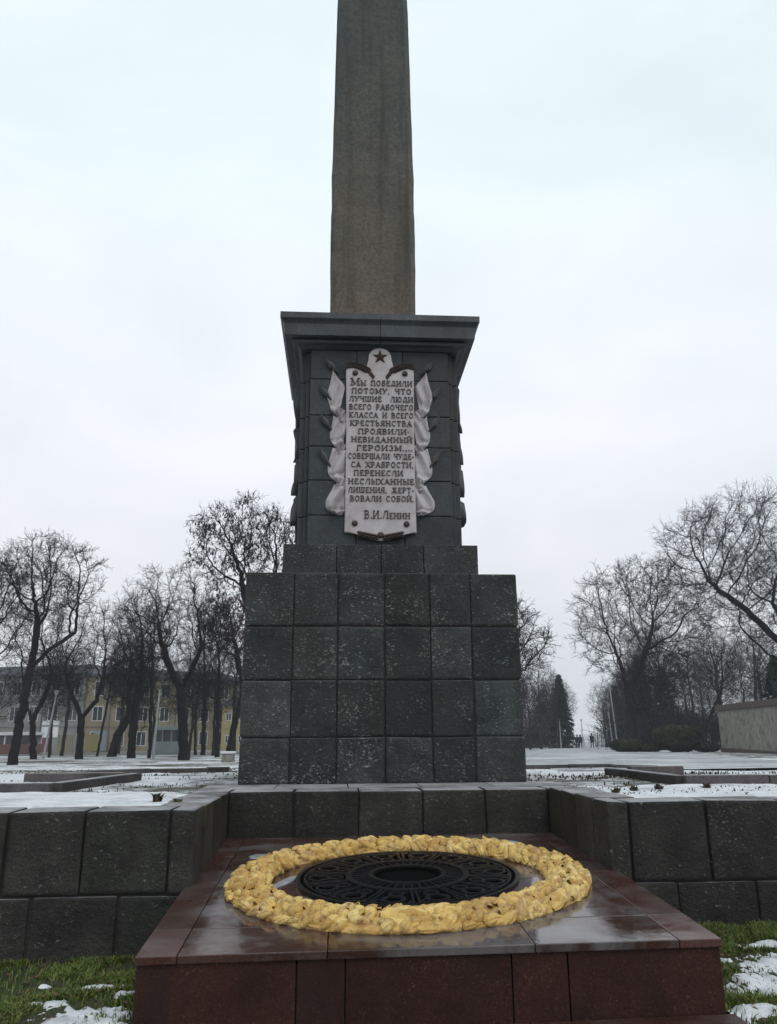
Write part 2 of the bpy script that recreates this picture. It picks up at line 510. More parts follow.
def side_wall(s, label):
    """s=-1 left, +1 right: front run and the return into the recess"""
    root = empty('retaining_wall', (s * 3.5, 7.2, 0))
    tag(root, label, 'stone wall', 'retaining walls round the eternal flame')
    top = 1.058 if s < 0 else 1.082
    mid = .405 if s < 0 else .432
    if s < 0:
        up = [-1.742, -1.953, -2.645, -3.262, -3.9, -4.55, -5.2, -5.85, -6.5, -7.2, -7.9, -8.6]
        lo = [-1.80, -2.331, -3.02, -3.68, -4.3, -4.95, -5.6, -6.3, -7.0, -7.7, -8.6]
    else:
        up = [1.742, 1.935, 2.621, 3.30, 3.95, 4.6, 5.25, 5.9, 6.55, 7.2, 7.9, 8.6]
        lo = [1.80, 2.317, 3.0, 3.66, 4.3, 5.0, 5.65, 6.3, 7.0, 7.7, 8.6]
    if s < 0: up, lo = up[::-1], lo[::-1]
    bm = bmesh.new()
    course(bm, up, mid, top, 7.0, 7.42)
    o = bm_obj('upper_course', bm, M['wall'], root); o.location = (-s * 3.5, -7.2, 0)
    bm = bmesh.new()
    course(bm, lo, -.25, mid, 7.012, 7.42)
    o = bm_obj('lower_course', bm, M['wall'], root); o.location = (-s * 3.5, -7.2, 0)
    bm = bmesh.new()
    xr = (1.742, 2.16, True) if s > 0 else (-2.16, -1.742, False)
    course(bm, [7.42, 7.95, 8.45, 8.932], mid, top + .003, 0, 0, along='Y', x0=xr)
    course(bm, [7.42, 8.2, 8.932], -.1, mid, 0, 0, along='Y', x0=xr)
    o = bm_obj('recess_return', bm, M['wall2'], root); o.location = (-s * 3.5, -7.2, 0)
    bm = bmesh.new()
    a, b_ = sorted((s * 1.78, s * 8.55))
    box(bm, a, b_, 7.035, 7.36, -.24, top - .03)
    a, b_ = sorted((s * 1.775, s * 2.12))
    box(bm, a, b_, 7.36, 8.90, -.24, top - .03)
    o = bm_obj('joint_mortar', bm, M['mortar'], root); o.location = (-s * 3.5, -7.2, 0)
side_wall(-1, 'dark stone block retaining wall to the left of the red flame platform')
side_wall(1, 'dark stone block retaining wall to the right of the red flame platform')

root = empty('retaining_wall', (0, 8.932, 0))
tag(root, 'low dark block wall closing the recess between wreath and pedestal foot', 'stone wall', 'retaining walls round the eternal flame')
bm = bmesh.new()
course(bm, [-2.16, -1.742, -1.040, -.342, .352, 1.042, 1.742, 2.16], .52, 1.066, 0, .45)
bm_obj('upper_course', bm, M['wall'], root)
bm = bmesh.new()
course(bm, [-2.16, -.9, 0, .9, 2.16], .05, .52, .004, .45)
bm_obj('lower_course', bm, M['wall'], root)
bm = bmesh.new(); box(bm, -2.1, 2.1, .03, .42, .06, 1.035)
bm_obj('joint_mortar', bm, M['mortar'], root)
bm = bmesh.new()
for a, b_ in ((-2.15, -1.3), (-1.3, -.45), (-.45, .4), (.4, 1.25), (1.25, 2.15)):
    box(bm, a + .005, b_ - .005, .455, 1.30, .96, 1.058 + random.uniform(-.004, .004), .006)
bm_obj('paving_slabs', bm, M['curb'], root)

# ------------------------------------------------------------------ monument
YC = 11.958
mon = empty('obelisk_monument', (0, YC, 1.03))
tag(mon, 'tall stone obelisk on a stepped dark granite pedestal with marble inscription plaque', 'monument')
def mpart(name, bm, m, parent=None, smooth=False):
    o = bm_obj(name, bm, m, parent or mon, smooth)
    if parent is None: o.location = (0, -YC, -1.03)      # meshes are written in world coordinates
    return o
# pedestal: ring of blocks, 4 courses
bm = bmesh.new()
A = 1.805
bmd = bmesh.new()
cols = [-A, -1.172, -.591, .02, .622, 1.164, A]
rows = [1.045, 1.611, 2.313, 3.005, 3.718]
cols_y = [-A, -1.2, -.6, 0, .6, 1.2, A]
for z0, z1 in zip(rows[:-1], rows[1:]):
    for i in range(6):
        for j in range(6):
            if 0 < i < 5 and 0 < j < 5: continue
            g_ = .006
            o = random.uniform(-.006, .006)
            x0, x1 = cols[i], cols[i + 1]
            y0, y1 = YC + cols_y[j], YC + cols_y[j + 1]
            if j == 0: y0 += o
            if i == 0: x0 += o
            if i == 5: x1 += o
            tgt = bmd if (j == 0 and (i, round(z0, 3)) in ((3, 1.611), (5, 2.313))) else bm
            box(tgt, x0 + g_, x1 - g_, y0 + g_, y1 - g_, z0 + .007, z1 - .007, random.uniform(.016, .034), jit=.005)
mpart('pedestal', bm, M['ped'])
for k_, verts_ in enumerate((lambda x: x < .7, lambda x: x > .7)):
    b2 = bmd.copy(); bmesh.ops.delete(b2, geom=[v for v in b2.verts if not verts_(v.co.x)], context='VERTS')
    mpart('pedestal_block', b2, M['peddark'])['label'] = 'nearly black granite block'
bmd.free()
bm = bmesh.new(); box(bm, -A + .03, A - .03, YC - A + .03, YC + A - .03, 1.0, 3.70)
mpart('joint_mortar', bm, M['mortar'])
# plinth step
bm = bmesh.new()
B = 1.371
px = [-B, -.62, 0, .6, B]
for i in range(4):
    for j in range(4):
        if 0 < i < 3 and 0 < j < 3: continue
        box(bm, px[i] + .005, px[i + 1] - .005, YC + px[j] + .005, YC + px[j + 1] - .005, 3.722, 4.205 + random.uniform(-.003, .003), .01, jit=.002)
mpart('plinth_step', bm, M['ped'])
# shaft with a raised panel on each face
bm = bmesh.new()
S = 1.2
zr = [4.209, 4.675, 5.203, 5.73, 6.223, 6.809, 7.30]
for z0, z1 in zip(zr[:-1], zr[1:]):
    for k in range(4):
        rot = Matrix.Rotation(k * PI / 2, 3, 'Z')
        def w(x, y, z, rot=rot):
            p = rot @ Vector((x, y, 0))
            return (p.x, p.y + YC, z)
        for a, b_ in ((-1.05, -.35), (-.35, .35), (.35, 1.05)):
            box(bm, a + (.004 if a > -1 else 0), b_ - (.004 if b_ < 1 else 0), -S + random.uniform(0, .004), -S + .3, z0 + .005, z1 - .005, .012, fn=w)
        box(bm, -1.115, -1.055, -1.115, -1.055, z0 + .005, z1 - .005, .008, fn=w)
mpart('shaft', bm, M['shaft'])
bm = bmesh.new(); box(bm, -1.09, 1.09, YC - 1.09, YC + 1.09, 4.19, 7.31)
mpart('shaft_core', bm, M['shaft'])
# cornice: square profile swept round, split by a joint on the axis
prof = [(1.508, 7.762), (1.508, 7.668), (1.492, 7.650), (1.468, 7.628), (1.452, 7.600), (1.436, 7.42), (1.30, 7.424), (1.30, 7.40), (1.335, 7.398), (1.335, 7.352), (1.31, 7.345),
        (1.26, 7.345), (1.205, 7.305), (.9, 7.300)]
bm = bmesh.new()
for s in (-1, 1):
    g_ = .004
    rings = []
    for h, z in prof:
        pts = [(g_, -h), (h, -h), (h, h), (g_, h)]
        rings.append([bm.verts.new((s * x, YC + y, z)) for x, y in pts])
    for r0, r1 in zip(rings[:-1], rings[1:]):
        for i in range(4):
            bm.faces.new((r0[i], r0[(i + 1) % 4], r1[(i + 1) % 4], r1[i]))
    bm.faces.new(rings[0]); bm.faces.new(rings[-1])
mpart('cornice', bm, M['cornice'])
# obelisk column, slightly swelling, chamfered edges
bm = bmesh.new()
op = [(7.75, .700), (8.3, .703), (9.4, .712), (10.6, .708), (11.5, .700), (12.3, .688), (13.5, .674), (14.8, .657), (16.5, .632), (18.2, .604), (19.0, .30), (19.3, .02)]
OX = -.08
rings = []
fine = []
for (za, ha), (zb, hb) in zip(op[:-1], op[1:]):
    k_ = max(1, round((zb - za) / .16)) if zb < 18.5 else 1
    fine += [(ha + (hb - ha) * q / k_, za + (zb - za) * q / k_) for q in range(k_)]
fine.append((op[-1][1], op[-1][0]))
for h, z in fine:
    c = min(.085 + .03 * mnoise.noise((z * 2.3, 0, 0)), h * .2)
    h += .010 * mnoise.noise((z * 1.7, 5, 0)) + .006 * mnoise.noise((z * 6, 9, 0))
    pts = [(-h + c, -h), (h - c, -h), (h, -h + c), (h, h - c), (h - c, h), (-h + c, h), (-h, h - c), (-h, -h + c)]
    rings.append([bm.verts.new((OX + x, YC + y, z)) for x, y in pts])
for r0, r1 in zip(rings[:-1], rings[1:]):
    for i in range(8): bm.faces.new((r0[i], r0[(i + 1) % 8], r1[(i + 1) % 8], r1[i]))
bm.faces.new(rings[0]); bm.faces.new(rings[-1])
mpart('column', bm, M['obelisk'])

# plaque: local frame x right, z up, front face towards -Y; origin on the panel face
YF = YC - S
plq = empty('plaque', (0, YF - YC, -1.03)); plq.parent = mon
HX = .515
def scroll_outline():
    pts = [(-HX, 7.01), (-HX + .012, 6.0), (-HX + .008, 5.2), (-HX, 4.41)]
    pts += [(-.30, 4.385), (-.16, 4.325), (0, 4.29), (.16, 4.325), (.30, 4.385)]
    pts += [(HX, 4.41), (HX - .008, 5.2), (HX - .012, 6.0), (HX, 7.01), (.30, 6.985), (.20, 6.965)]
    for i in range(13):          # rounded crest that carries the star
        t = -.35 + (PI + .7) * i / 12
        pts.append((.175 * math.cos(t), 7.155 + .165 * math.sin(t)))
    pts += [(-.20, 6.965), (-.30, 6.985)]
    return pts
bm = bmesh.new()
prism(bm, scroll_outline(), -.07, .0)
bmesh.ops.bevel(bm, geom=[e for e in bm.edges if all(abs(v.co.y + .07) < 1e-5 for v in e.verts)], offset=.014, segments=2, affect='EDGES')
bm_obj('marble_slab', bm, M['marble'], plq)
# raised star, rivets, laurel branches, foot ornament
bm = bmesh.new()
pts = []
for i in range(10):
    r = .128 if i % 2 == 0 else .052
    t = PI / 2 + i * PI / 5
    pts.append((r * math.cos(t), 7.162 + r * math.sin(t)))
a = [bm.verts.new((x, -.072, z)) for x, z in pts]
f_ = bm.verts.new((0, -.115, 7.162))
for i in range(10): bm.faces.new((a[i], a[(i + 1) % 10], f_))
bm.faces.new(a)
bm_obj('star', bm, M['bronze_red'], plq)
for x, z in ((-.375, 6.885), (.375, 6.89), (-.37, 4.537), (.372, 4.532)):
    bm = bmesh.new()
    cyl(bm, (x, -.0705, z), .046, .018, 14, .042, axis='Y')
    cyl(bm, (x, -.0885, z), .042, .022, 14, .018, axis='Y')
    bm_obj('rivet', bm, M['bronze'], plq)
def leaf_bm(bm, p, d, l, w, th):
    """flat almond leaf lying on the plaque: p start, d angle"""
    c, s = math.cos(d), math.sin(d)
    y0 = -.0715
    def P(u, v, h): return bm.verts.new((p[0] + u * c - v * s, y0 - h, p[1] + u * s + v * c))
    v0, v4 = P(0, 0, 0), P(l, 0, .004)
    up = [P(l * .3, w, .004), P(l * .65, w * .8, .006)]
    dn = [P(l * .3, -w, .004), P(l * .65, -w * .8, .006)]
    md = [P(l * .3, 0, th), P(l * .65, 0, th)]
    bm.faces.new((v0, md[0], up[0])); bm.faces.new((v0, dn[0], md[0]))
    bm.faces.new((md[0], md[1], up[1], up[0])); bm.faces.new((dn[0], dn[1], md[1], md[0]))
    bm.faces.new((md[1], v4, up[1])); bm.faces.new((dn[1], v4, md[1]))
for s in (-1, 1):
    bm = bmesh.new()
    for k in range(9):
        t = k / 8
        x, z = .135 + .30 * t, 6.935 + .075 * math.sin(t * 2.2)
        for q in (-1, 1):
            ang = .15 + q * .42
            leaf_bm(bm, (s * x, z), ang if s > 0 else PI - ang, .125, .026, .03)
    for k in range(4):           # stalk curling down beside the crest
        leaf_bm(bm, (s * (.155 - .022 * k), 6.955 - .03 * k), (-1.25 if s > 0 else PI + 1.25), .09, .02, .025)
    bm_obj('laurel_branch', bm, M['bronze'], plq)
bm = bmesh.new()
for s in (-1, 1):
    for k in range(6):
        t = k / 5
        for q in (-.4, .3):
            ang = .10 + q
            leaf_bm(bm, (s * (.02 + .23 * t), 4.335 + .045 * t), ang if s > 0 else PI - ang, .10, .028, .03)
cyl(bm, (0, -.072, 4.365), .05, .035, 10, .02, axis='Y')
bm_obj('foot_ornament', bm, M['bronze'], plq)
# raised serif lettering, every stroke a bar of bronze
def arc(cx, cz, rx, rz, a0, a1, n=10):
    return [(cx + rx * math.cos(math.radians(a0 + (a1 - a0) * i / n)), cz + rz * math.sin(math.radians(a0 + (a1 - a0) * i / n))) for i in range(n + 1)]
TK, TN = .155, .095
def V_(x): return ([(x, 0), (x, 1)], TK)
GLY = {
 'А': (.92, [([(.08, 0), (.45, 1)], TN), ([(.45, 1), (.82, 0)], TK), ([(.22, .33), (.70, .33)], TN)], [(.08, 0), (.82, 0)]),
 'Б': (.78, [V_(.16), ([(.16, .95), (.70, .95), (.70, .78)], TN), ([(.16, .54), (.46, .54)] + arc(.46, .29, .24, .25, 90, -90, 6) + [(.16, .04)], TN)], [(.16, 0)]),
 'В': (.80, [V_(.16), ([(.16, .96), (.44, .96)] + arc(.44, .75, .20, .21, 90, -90, 6) + [(.16, .54)], TN), ([(.44, .54)] + arc(.46, .29, .25, .25, 90, -90, 6) + [(.16, .04)], TN)], [(.16, 0), (.16, 1)]),
 'Г': (.72, [V_(.16), ([(.16, .95), (.66, .95), (.66, .74)], TN)], [(.16, 0)]),
 'Д': (.94, [([(.20, .08), (.36, .95)], TN), ([(.72, .08), (.72, .95)], TK), ([(.36, .95), (.74, .95)], TN), ([(.04, -.14), (.04, .07), (.90, .07), (.90, -.14)], TN)], []),
 'Е': (.74, [V_(.16), ([(.16, .95), (.66, .95), (.66, .80)], TN), ([(.16, .52), (.54, .52)], TN), ([(.16, .05), (.68, .05), (.68, .22)], TN)], []),
 'Ж': (1.16, [V_(.56), ([(.10, 1), (.50, .52), (.08, 0)], TN), ([(1.02, 1), (.62, .52), (1.04, 0)], TN)], [(.56, 0), (.56, 1), (.1, 0), (1.02, 0)]),
 'З': (.72, [(arc(.34, .75, .24, .21, 160, -90, 8) + arc(.34, .28, .28, .26, 90, -160, 8), TN)], []),
 'И': (.96, [V_(.16), V_(.80), ([(.20, .08), (.76, .92)], TN)], [(.16, 0), (.16, 1), (.80, 0), (.80, 1)]),
 'Й': (.96, [V_(.16), V_(.80), ([(.20, .08), (.76, .92)], TN), (arc(.48, 1.26, .16, .12, 190, 350, 5), TN * .8)], [(.16, 0), (.16, 1), (.80, 0), (.80, 1)]),
 'К': (.86, [V_(.16), ([(.72, 1), (.26, .52)], TN), ([(.30, .54), (.76, 0)], TK)], [(.16, 0), (.16, 1), (.76, 0), (.72, 1)]),
 'Л': (.92, [([(.04, .06), (.16, .08), (.34, .95)], TN), ([(.34, .95), (.76, .95)], TN), V_(.76)], [(.76, 0)]),
 'М': (1.08, [([(.14, 0), (.16, 1)], TN), ([(.92, 0), (.90, 1)], TK), ([(.16, 1), (.52, .12)], TK), ([(.52, .12), (.90, 1)], TN)], [(.14, 0), (.92, 0), (.12, 1), (.94, 1)]),
 'Н': (.94, [V_(.16), V_(.78), ([(.16, .52), (.78, .52)], TN)], [(.16, 0), (.16, 1), (.78, 0), (.78, 1)]),
 'О': (.92, [(arc(.46, .5, .34, .47, 90, 450, 16), TN * 1.25)], []),
 'П': (.94, [V_(.16), V_(.78), ([(.16, .95), (.78, .95)], TN)], [(.16, 0), (.78, 0)]),
 'Р': (.78, [V_(.16), ([(.16, .96), (.44, .96)] + arc(.44, .70, .25, .26, 90, -90, 6) + [(.16, .44)], TN)], [(.16, 0), (.16, 1)]),
 'С': (.82, [(arc(.46, .5, .34, .47, 45, 315, 13), TN * 1.2), ([(.72, .98), (.72, .72)], TN)], []),
 'Т': (.84, [V_(.42), ([(.08, .76), (.08, .95), (.76, .95), (.76, .76)], TN)], [(.42, 0)]),
 'У': (.86, [([(.12, 1), (.46, .40)], TK), ([(.76, 1), (.38, .10), (.18, .05)], TN)], [(.12, 1), (.76, 1)]),
 'Х': (.90, [([(.12, 1), (.78, 0)], TK), ([(.76, 1), (.12, 0)], TN)], [(.12, 0), (.78, 0), (.12, 1), (.76, 1)]),
 'Ч': (.88, [V_(.72), ([(.16, 1), (.16, .66), (.30, .50), (.72, .50)], TN)], [(.72, 0), (.72, 1), (.16, 1)]),
 'Ш': (1.22, [V_(.16), V_(.60), V_(1.04), ([(.16, .05), (1.04, .05)], TN)], [(.16, 1), (.60, 1), (1.04, 1)]),
 'Ы': (1.06, [V_(.16), ([(.16, .56), (.38, .56)] + arc(.38, .30, .22, .26, 90, -90, 6) + [(.16, .04)], TN), V_(.90)], [(.16, 1), (.90, 0), (.90, 1)]),
 'Ь': (.76, [V_(.16), ([(.16, .56), (.42, .56)] + arc(.42, .30, .24, .26, 90, -90, 6) + [(.16, .04)], TN)], [(.16, 1)]),
 'Ю': (1.20, [V_(.16), ([(.16, .52), (.42, .52)], TN), (arc(.76, .5, .32, .47, 90, 450, 16), TN * 1.2)], [(.16, 0), (.16, 1)]),
 'Я': (.84, [V_(.68), ([(.68, .96), (.40, .96)] + arc(.40, .70, .25, .26, 90, 270, 6) + [(.68, .44)], TN), ([(.42, .44), (.12, 0)], TN)], [(.68, 0), (.68, 1), (.12, 0)]),
 '.': (.26, [([(.15, -.01), (.15, .15)], .17)], []), ',': (.34, [([(.17, .14), (.10, -.16)], .13)], []),
 '-': (.50, [([(.08, .42), (.42, .42)], .13)], []), '·': (.34, [([(.15, .38), (.15, .54)], .17)], []), ' ': (.62, [], [])}
def letter_line(name, txt, xc, z, size, width, m, parent, y, depth=.012):
    pen = 0; items = []
    for c in txt:
        w, st, sf = GLY[c]
        items.append((pen, st, sf)); pen += w + .13
    pen -= .13
    sx = width / pen; x0 = xc - width / 2
    vs, fs = [], []
    cnt = 0
    def seg(a, b, th):
        nonlocal cnt, vs, fs
        dx, dz = b[0] - a[0], b[1] - a[1]
        l = math.hypot(dx, dz)
        if l < 1e-6: return
        nx, nz = -dz / l * th / 2, dx / l * th / 2
        yy = y - depth - .0006 * (cnt % 9); cnt += 1
        off = len(vs)
        for px_, pz_, q in ((a[0] + nx, a[1] + nz, 1), (a[0] - nx, a[1] - nz, 1), (b[0] - nx, b[1] - nz, 1), (b[0] + nx, b[1] + nz, 1)):
            vs.append((x0 + px_ * sx, yy, z + pz_ * size))
        for k in range(4): vs.append((vs[off + k][0], y, vs[off + k][2]))
        fs.extend([(off, off + 1, off + 2, off + 3), (off, off + 4, off + 5, off + 1), (off + 1, off + 5, off + 6, off + 2), (off + 2, off + 6, off + 7, off + 3), (off + 3, off + 7, off + 4, off)])
    for p, st, sf in items + [(0, None, None)]:
        if not st:                      # a space: the word is finished
            if vs: mesh_obj(name, vs, fs, m, parent)
            vs, fs = [], []
            continue
        for pts, th in st:
            for a, b in zip(pts[:-1], pts[1:]): seg((p + a[0], a[1]), (p + b[0], b[1]), th)
        for sx_, sz_ in sf:
            zz = .045 if sz_ == 0 else .955
            seg((p + sx_ - .17, zz), (p + sx_ + .17, zz), .085)
Z0, DZ = 6.683, .1297
TXT = [('М', -.375, .120, .14), ('Ы ПОБЕДИЛИ', .095, .084, .78), ('ПОТОМУ, ЧТО', .02, .084, .90), ('ЛУЧШИЕ  ЛЮДИ', .015, .084, .96),
       ('ВСЕГО РАБОЧЕГО', .015, .084, .96), ('КЛАССА И ВСЕГО', .015, .084, .96), ('КРЕСТЬЯНСТВА', .01, .084, .92), ('ПРОЯВИЛИ·', .05, .084, .76),
       ('НЕВИДАННЫЙ', .02, .084, .90), ('ГЕРОИЗМ....', .06, .084, .82), ('СОВЕРШАЛИ ЧУДЕ-', .01, .084, .97), ('СА ХРАБРОСТИ,', .03, .084, .92),
       ('ПЕРЕНЕСЛИ', -.03, .084, .72), ('НЕСЛЫХАННЫЕ', .01, .084, .96), ('ЛИШЕНИЯ, ЖЕРТ-', .01, .084, .96), ('ВОВАЛИ СОБОЙ.', .02, .084, .92)]
row = 0
for i, (t, xc, sz, wd) in enumerate(TXT):
    if i > 1: row += 1
    letter_line('inscribed_word', t, xc, Z0 - DZ * row, sz, wd, M['bronze'], plq, -.0705)
letter_line('signature', 'В.И.Л', -.06, 4.61, .120, .35, M['bronze'], plq, -.0705)
letter_line('signature', 'ЕНИН', .275, 4.61, .088, .30, M['bronze'], plq, -.0705)

# marble flags: relief drapery beside the plaque
def flag_mesh(rows_, s, ph, depth=.05, hem=1.0, amp=1.0):
    """rows (z, outer |x|, inner |x|) top to bottom -> closed relief with soft diagonal folds and a rolled hem"""
    nu, nr = 26, 44
    zs = [r[0] for r in rows_]
    def cm(col, f):              # Catmull-Rom through the outline points
        k = min(int(f), len(rows_) - 2); t = f - k
        p = [rows_[max(0, min(len(rows_) - 1, k + d))][col] for d in (-1, 0, 1, 2)]
        return .5 * (2 * p[1] + (p[2] - p[0]) * t + (2 * p[0] - 5 * p[1] + 4 * p[2] - p[3]) * t * t + (3 * p[1] - p[0] - 3 * p[2] + p[3]) * t ** 3)
    vs, fs = [], []
    for i in range(nr):
        t = i / (nr - 1); f = t * (len(rows_) - 1)
        z, xo, xi = cm(0, f), cm(1, f), cm(2, f)
        for j in range(nu):
            u = j / (nu - 1)
            x = xo + (xi - xo) * u
            zz = z - .05 * u * (1 - t)
            tri = lambda q: math.asin(.96 * math.sin(q)) / 1.29
            d = depth + amp * (.026 * math.sin(3.6 * t + 3.9 * u + ph) + .030 * tri(8.5 * u + 5.5 * t + ph * 1.7))
            d += hem * (.034 * math.exp(-((t - .90 + .10 * u) / .055) ** 2) - .030 * math.exp(-((t - .76 + .12 * u) / .06) ** 2))
            d *= .35 + .65 * min(1, 6 * u + .1, 6 * (1 - u) + .25, 8 * t + .2)
            vs.append((s * x, -max(.012, d), zz))
    m_ = len(vs)
    for v in list(vs): vs.append((v[0], .0, v[2]))
    idx = lambda i, j: i * nu + j
    for i in range(nr - 1):
        for j in range(nu - 1):
            fs.append((idx(i, j), idx(i, j + 1), idx(i + 1, j + 1), idx(i + 1, j)))
    ring = [idx(0, j) for j in range(nu)] + [idx(i, nu - 1) for i in range(1, nr)] + [idx(nr - 1, j) for j in range(nu - 2, -1, -1)] + [idx(i, 0) for i in range(nr - 2, 0, -1)]
    for a, b_ in zip(ring, ring[1:] + ring[:1]): fs.append((a, a + m_, b_ + m_, b_))
    return vs, fs
FL = [[(6.955, .705, .690), (6.86, .728, .625), (6.73, .752, .535), (6.60, .785, .545), (6.50, .790, .565), (6.38, .755, .585), (6.29, .728, .600), (6.20, .640, .608)],
      [(6.225, .700, .670), (6.14, .705, .515), (6.04, .722, .510), (5.93, .745, .520), (5.84, .740, .535), (5.76, .700, .545), (5.675, .625, .600)],
      [(5.70, .700, .500), (5.60, .728, .505), (5.50, .755, .508), (5.40, .768, .512), (5.30, .758, .520), (5.22, .700, .530), (5.150, .605, .570)],
      [(5.135, .670, .500), (5.05, .705, .502), (4.96, .755, .508), (4.87, .790, .512), (4.77, .780, .515), (4.72, .715, .520), (4.672, .615, .550)]]
SP = [((-.655, 6.93), (-.825, 7.12)), ((-.745, 6.475), (-.905, 6.675)), ((-.738, 6.0), (-.892, 6.222)), ((-.748, 5.435), (-.893, 5.68))]
def spear(bm, a, b_, s):
    a, b_ = Vector((a[0] * s, -.035, a[1])), Vector((b_[0] * s, -.05, b_[1]))
    d = (b_ - a); n = Vector((-d.z, 0, d.x)).normalized()
    a = a - d * .12
    st = a + d * .30
    for q0, q1, w0, w1 in ((a, st, .018, .018), (st, a + d * .60, .018, .046), (a + d * .60, b_, .046, .004)):
        ring = []
        for q, w in ((q0, w0), (q1, w1)):
            ring.append([bm.verts.new(q + n * w), bm.verts.new(q + Vector((0, -.028, 0))), bm.verts.new(q - n * w), bm.verts.new(q + Vector((0, .03, 0)))])
        for i in range(4): bm.faces.new((ring[0][i], ring[0][(i + 1) % 4], ring[1][(i + 1) % 4], ring[1][i]))
for s in (1, -1):
    for k, rows_ in enumerate(FL):
        v_, f_ = flag_mesh(rows_, -s, k * 1.3 + s)
        mesh_obj('marble_flag', v_, f_, M['marble'], plq, smooth=True)
    for (z0, z1, xo) in ((6.33, 6.10, .645), (5.80, 5.60, .640), (5.27, 5.03, .640), (4.80, 4.70, .56)):      # gathered cloth between the banners
        v_, f_ = flag_mesh([(z0, .58, .495), (z0 - (z0 - z1) * .3, xo - .01, .50), (z0 - (z0 - z1) * .7, xo, .50), (z1, .60, .50)], -s, z0 * 3, .022)
        mesh_obj('marble_fold', v_, f_, M['marble'], plq, smooth=True)
    for a, b_ in SP:
        bm = bmesh.new(); spear(bm, a, b_, s)
        bm_obj('spear_tip', bm, M['spear'], plq)
# the same banners on the two side faces (seen edge-on): plain slab with flags
for k, rz in ((1, PI / 2), (2, -PI / 2)):
    side = empty('side_banner', (1.2 if rz > 0 else -1.2, 0, -1.03), rz); side.parent = mon
    bm = bmesh.new(); prism(bm, scroll_outline(), -.05, 0); bm_obj('relief_slab', bm, M['shaft'], side)
    for s in (1, -1):
        for q, rows_ in enumerate(FL):
            v_, f_ = flag_mesh(rows_, -s, q * 1.3 + s, .085, 0, .9)
            mesh_obj('relief_flag', v_, f_, M['shaft'], side, smooth=True)

# ------------------------------------------------------------------ flame platform
def yfront(x): return 5.333 - .0706 * x
def plat(x, y):
    yf = yfront(x)
    u = (y - yf) / (8.932 - yf)
    t = (x + 1.8) / 3.6
    return (1 - u) * (.333 + .089 * t) + u * (.590 + .021 * t) + .010 * math.sin(max(0, min(1, u)) * PI)
pf = empty('flame_platform', (0, 7.1, 0))
tag(pf, 'low red granite platform with wet polished slabs carrying the golden wreath', 'platform')
TH = .048
def slab(bm, x0, x1, v0, v1, m_=.003):
    """slab between v = distance behind the front edge; follows the sloping top"""
    nx, ny = max(1, round((x1 - x0) / .4)), max(1, round((v1 - v0) / .4))
    geom = box(bm, x0 + m_, x1 - m_, v0 + m_, v1 - m_, 0, TH, .006)
    for q in geom:
        x, v, z = q.co
        y = yfront(x) * (1 - v / 3.6) + 8.932 * v / 3.6
        q.co = Vector((x, y - 7.1, plat(x, y) - TH + z))
W = 1.81
for s in (-1, 1):
    bm = bmesh.new()
    for v0, v1 in ((-.012, .50), (.50, 1.75), (1.75, 2.7), (2.7, 3.60)):
        a, b_ = sorted((s * W, s * 1.55)); slab(bm, a, b_, v0, v1, .0015)
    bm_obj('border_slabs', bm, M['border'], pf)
bm = bmesh.new()
for a, b_ in ((-1.55, -.62), (-.62, .66), (.66, 1.55)): slab(bm, a, b_, -.012, .50)
for v0, v1 in ((.50, 1.62), (1.62, 2.55), (2.55, 3.60)):
    for a, b_ in ((-1.55, -.5), (-.5, .55), (.55, 1.55)): slab(bm, a, b_, v0, v1)
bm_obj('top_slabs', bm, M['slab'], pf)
bm = bmesh.new()
def warp(x, y, z):           # y = depth behind the (skewed) front plane; z: 0 bottom, 1 top
    yy = yfront(x) + y
    return (x, yy - 7.1, -.15 + z * (plat(x, max(yy, yfront(x))) - TH - .004 + .15))
for a, b_ in ((-1.80, -.815), (-.805, -.515), (-.505, .51), (.52, .855), (.865, 1.80)):
    box(bm, a, b_, .014, .3, 0, 1, .004, fn=warp)
for s in (-1, 1):
    for y0, y1 in ((.305, 1.15), (1.16, 2.0), (2.01, 3.3)):
        a, b_ = sorted((s * 1.80, s * 1.55)); box(bm, a, b_, y0, y1, 0, 1, .004, fn=warp)
bm_obj('face_panels', bm, M['red'], pf)
bm = bmesh.new()
box(bm, -1.77, 1.77, .04, 3.5, .02, .93, fn=warp)
bm_obj('joint_mortar', bm, M['mortar'], pf)
bm = bmesh.new()
for a, b_ in ((-1.79, -.7), (-.69, .6), (.61, 1.84)):
    vs_ = box(bm, a, b_, -.55, -.004, -.14, .012, .01)
    for q in vs_: q.co = Vector((q.co.x, yfront(q.co.x) + q.co.y - 7.1, q.co.z + (q.co.x - 1.8) * .034))
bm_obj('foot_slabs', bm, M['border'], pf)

# ------------------------------------------------------------------ wreath
CX, CY = .016, 6.985
def on_plat(x, y, h=0): return (x - CX, y - CY, plat(x, y) + h - plat(CX, CY))
wr = empty('laurel_wreath', (CX, CY, plat(CX, CY)))
tag(wr, 'big round gold painted laurel wreath lying on the red granite platform', 'wreath')
RX, RY, RM = 1.303, 1.228, .172
rel = random.Random(3)
wrn = np.random.default_rng(12)
NT, NS = 1100, 46
CIRC = 2 * PI * 1.25
SEC = .46
seeds = []
k_ = 0
while len(seeds) < 640 and k_ < 60000:       # leaf centres scattered over the unrolled ring (s along, q across)
    k_ += 1
    a, q = wrn.uniform(0, CIRC), wrn.uniform(-.04, SEC + .04)
    if all(((min(abs(a - b[0]), CIRC - abs(a - b[0]))) / .092) ** 2 + ((q - b[1]) / .068) ** 2 > .85 for b in seeds): seeds.append((a, q))
seeds = np.array(seeds); ns = len(seeds)
ang_ = wrn.normal(0, .75, ns) + np.where(seeds[:, 1] > SEC / 2, .35, -.35) * 1.0
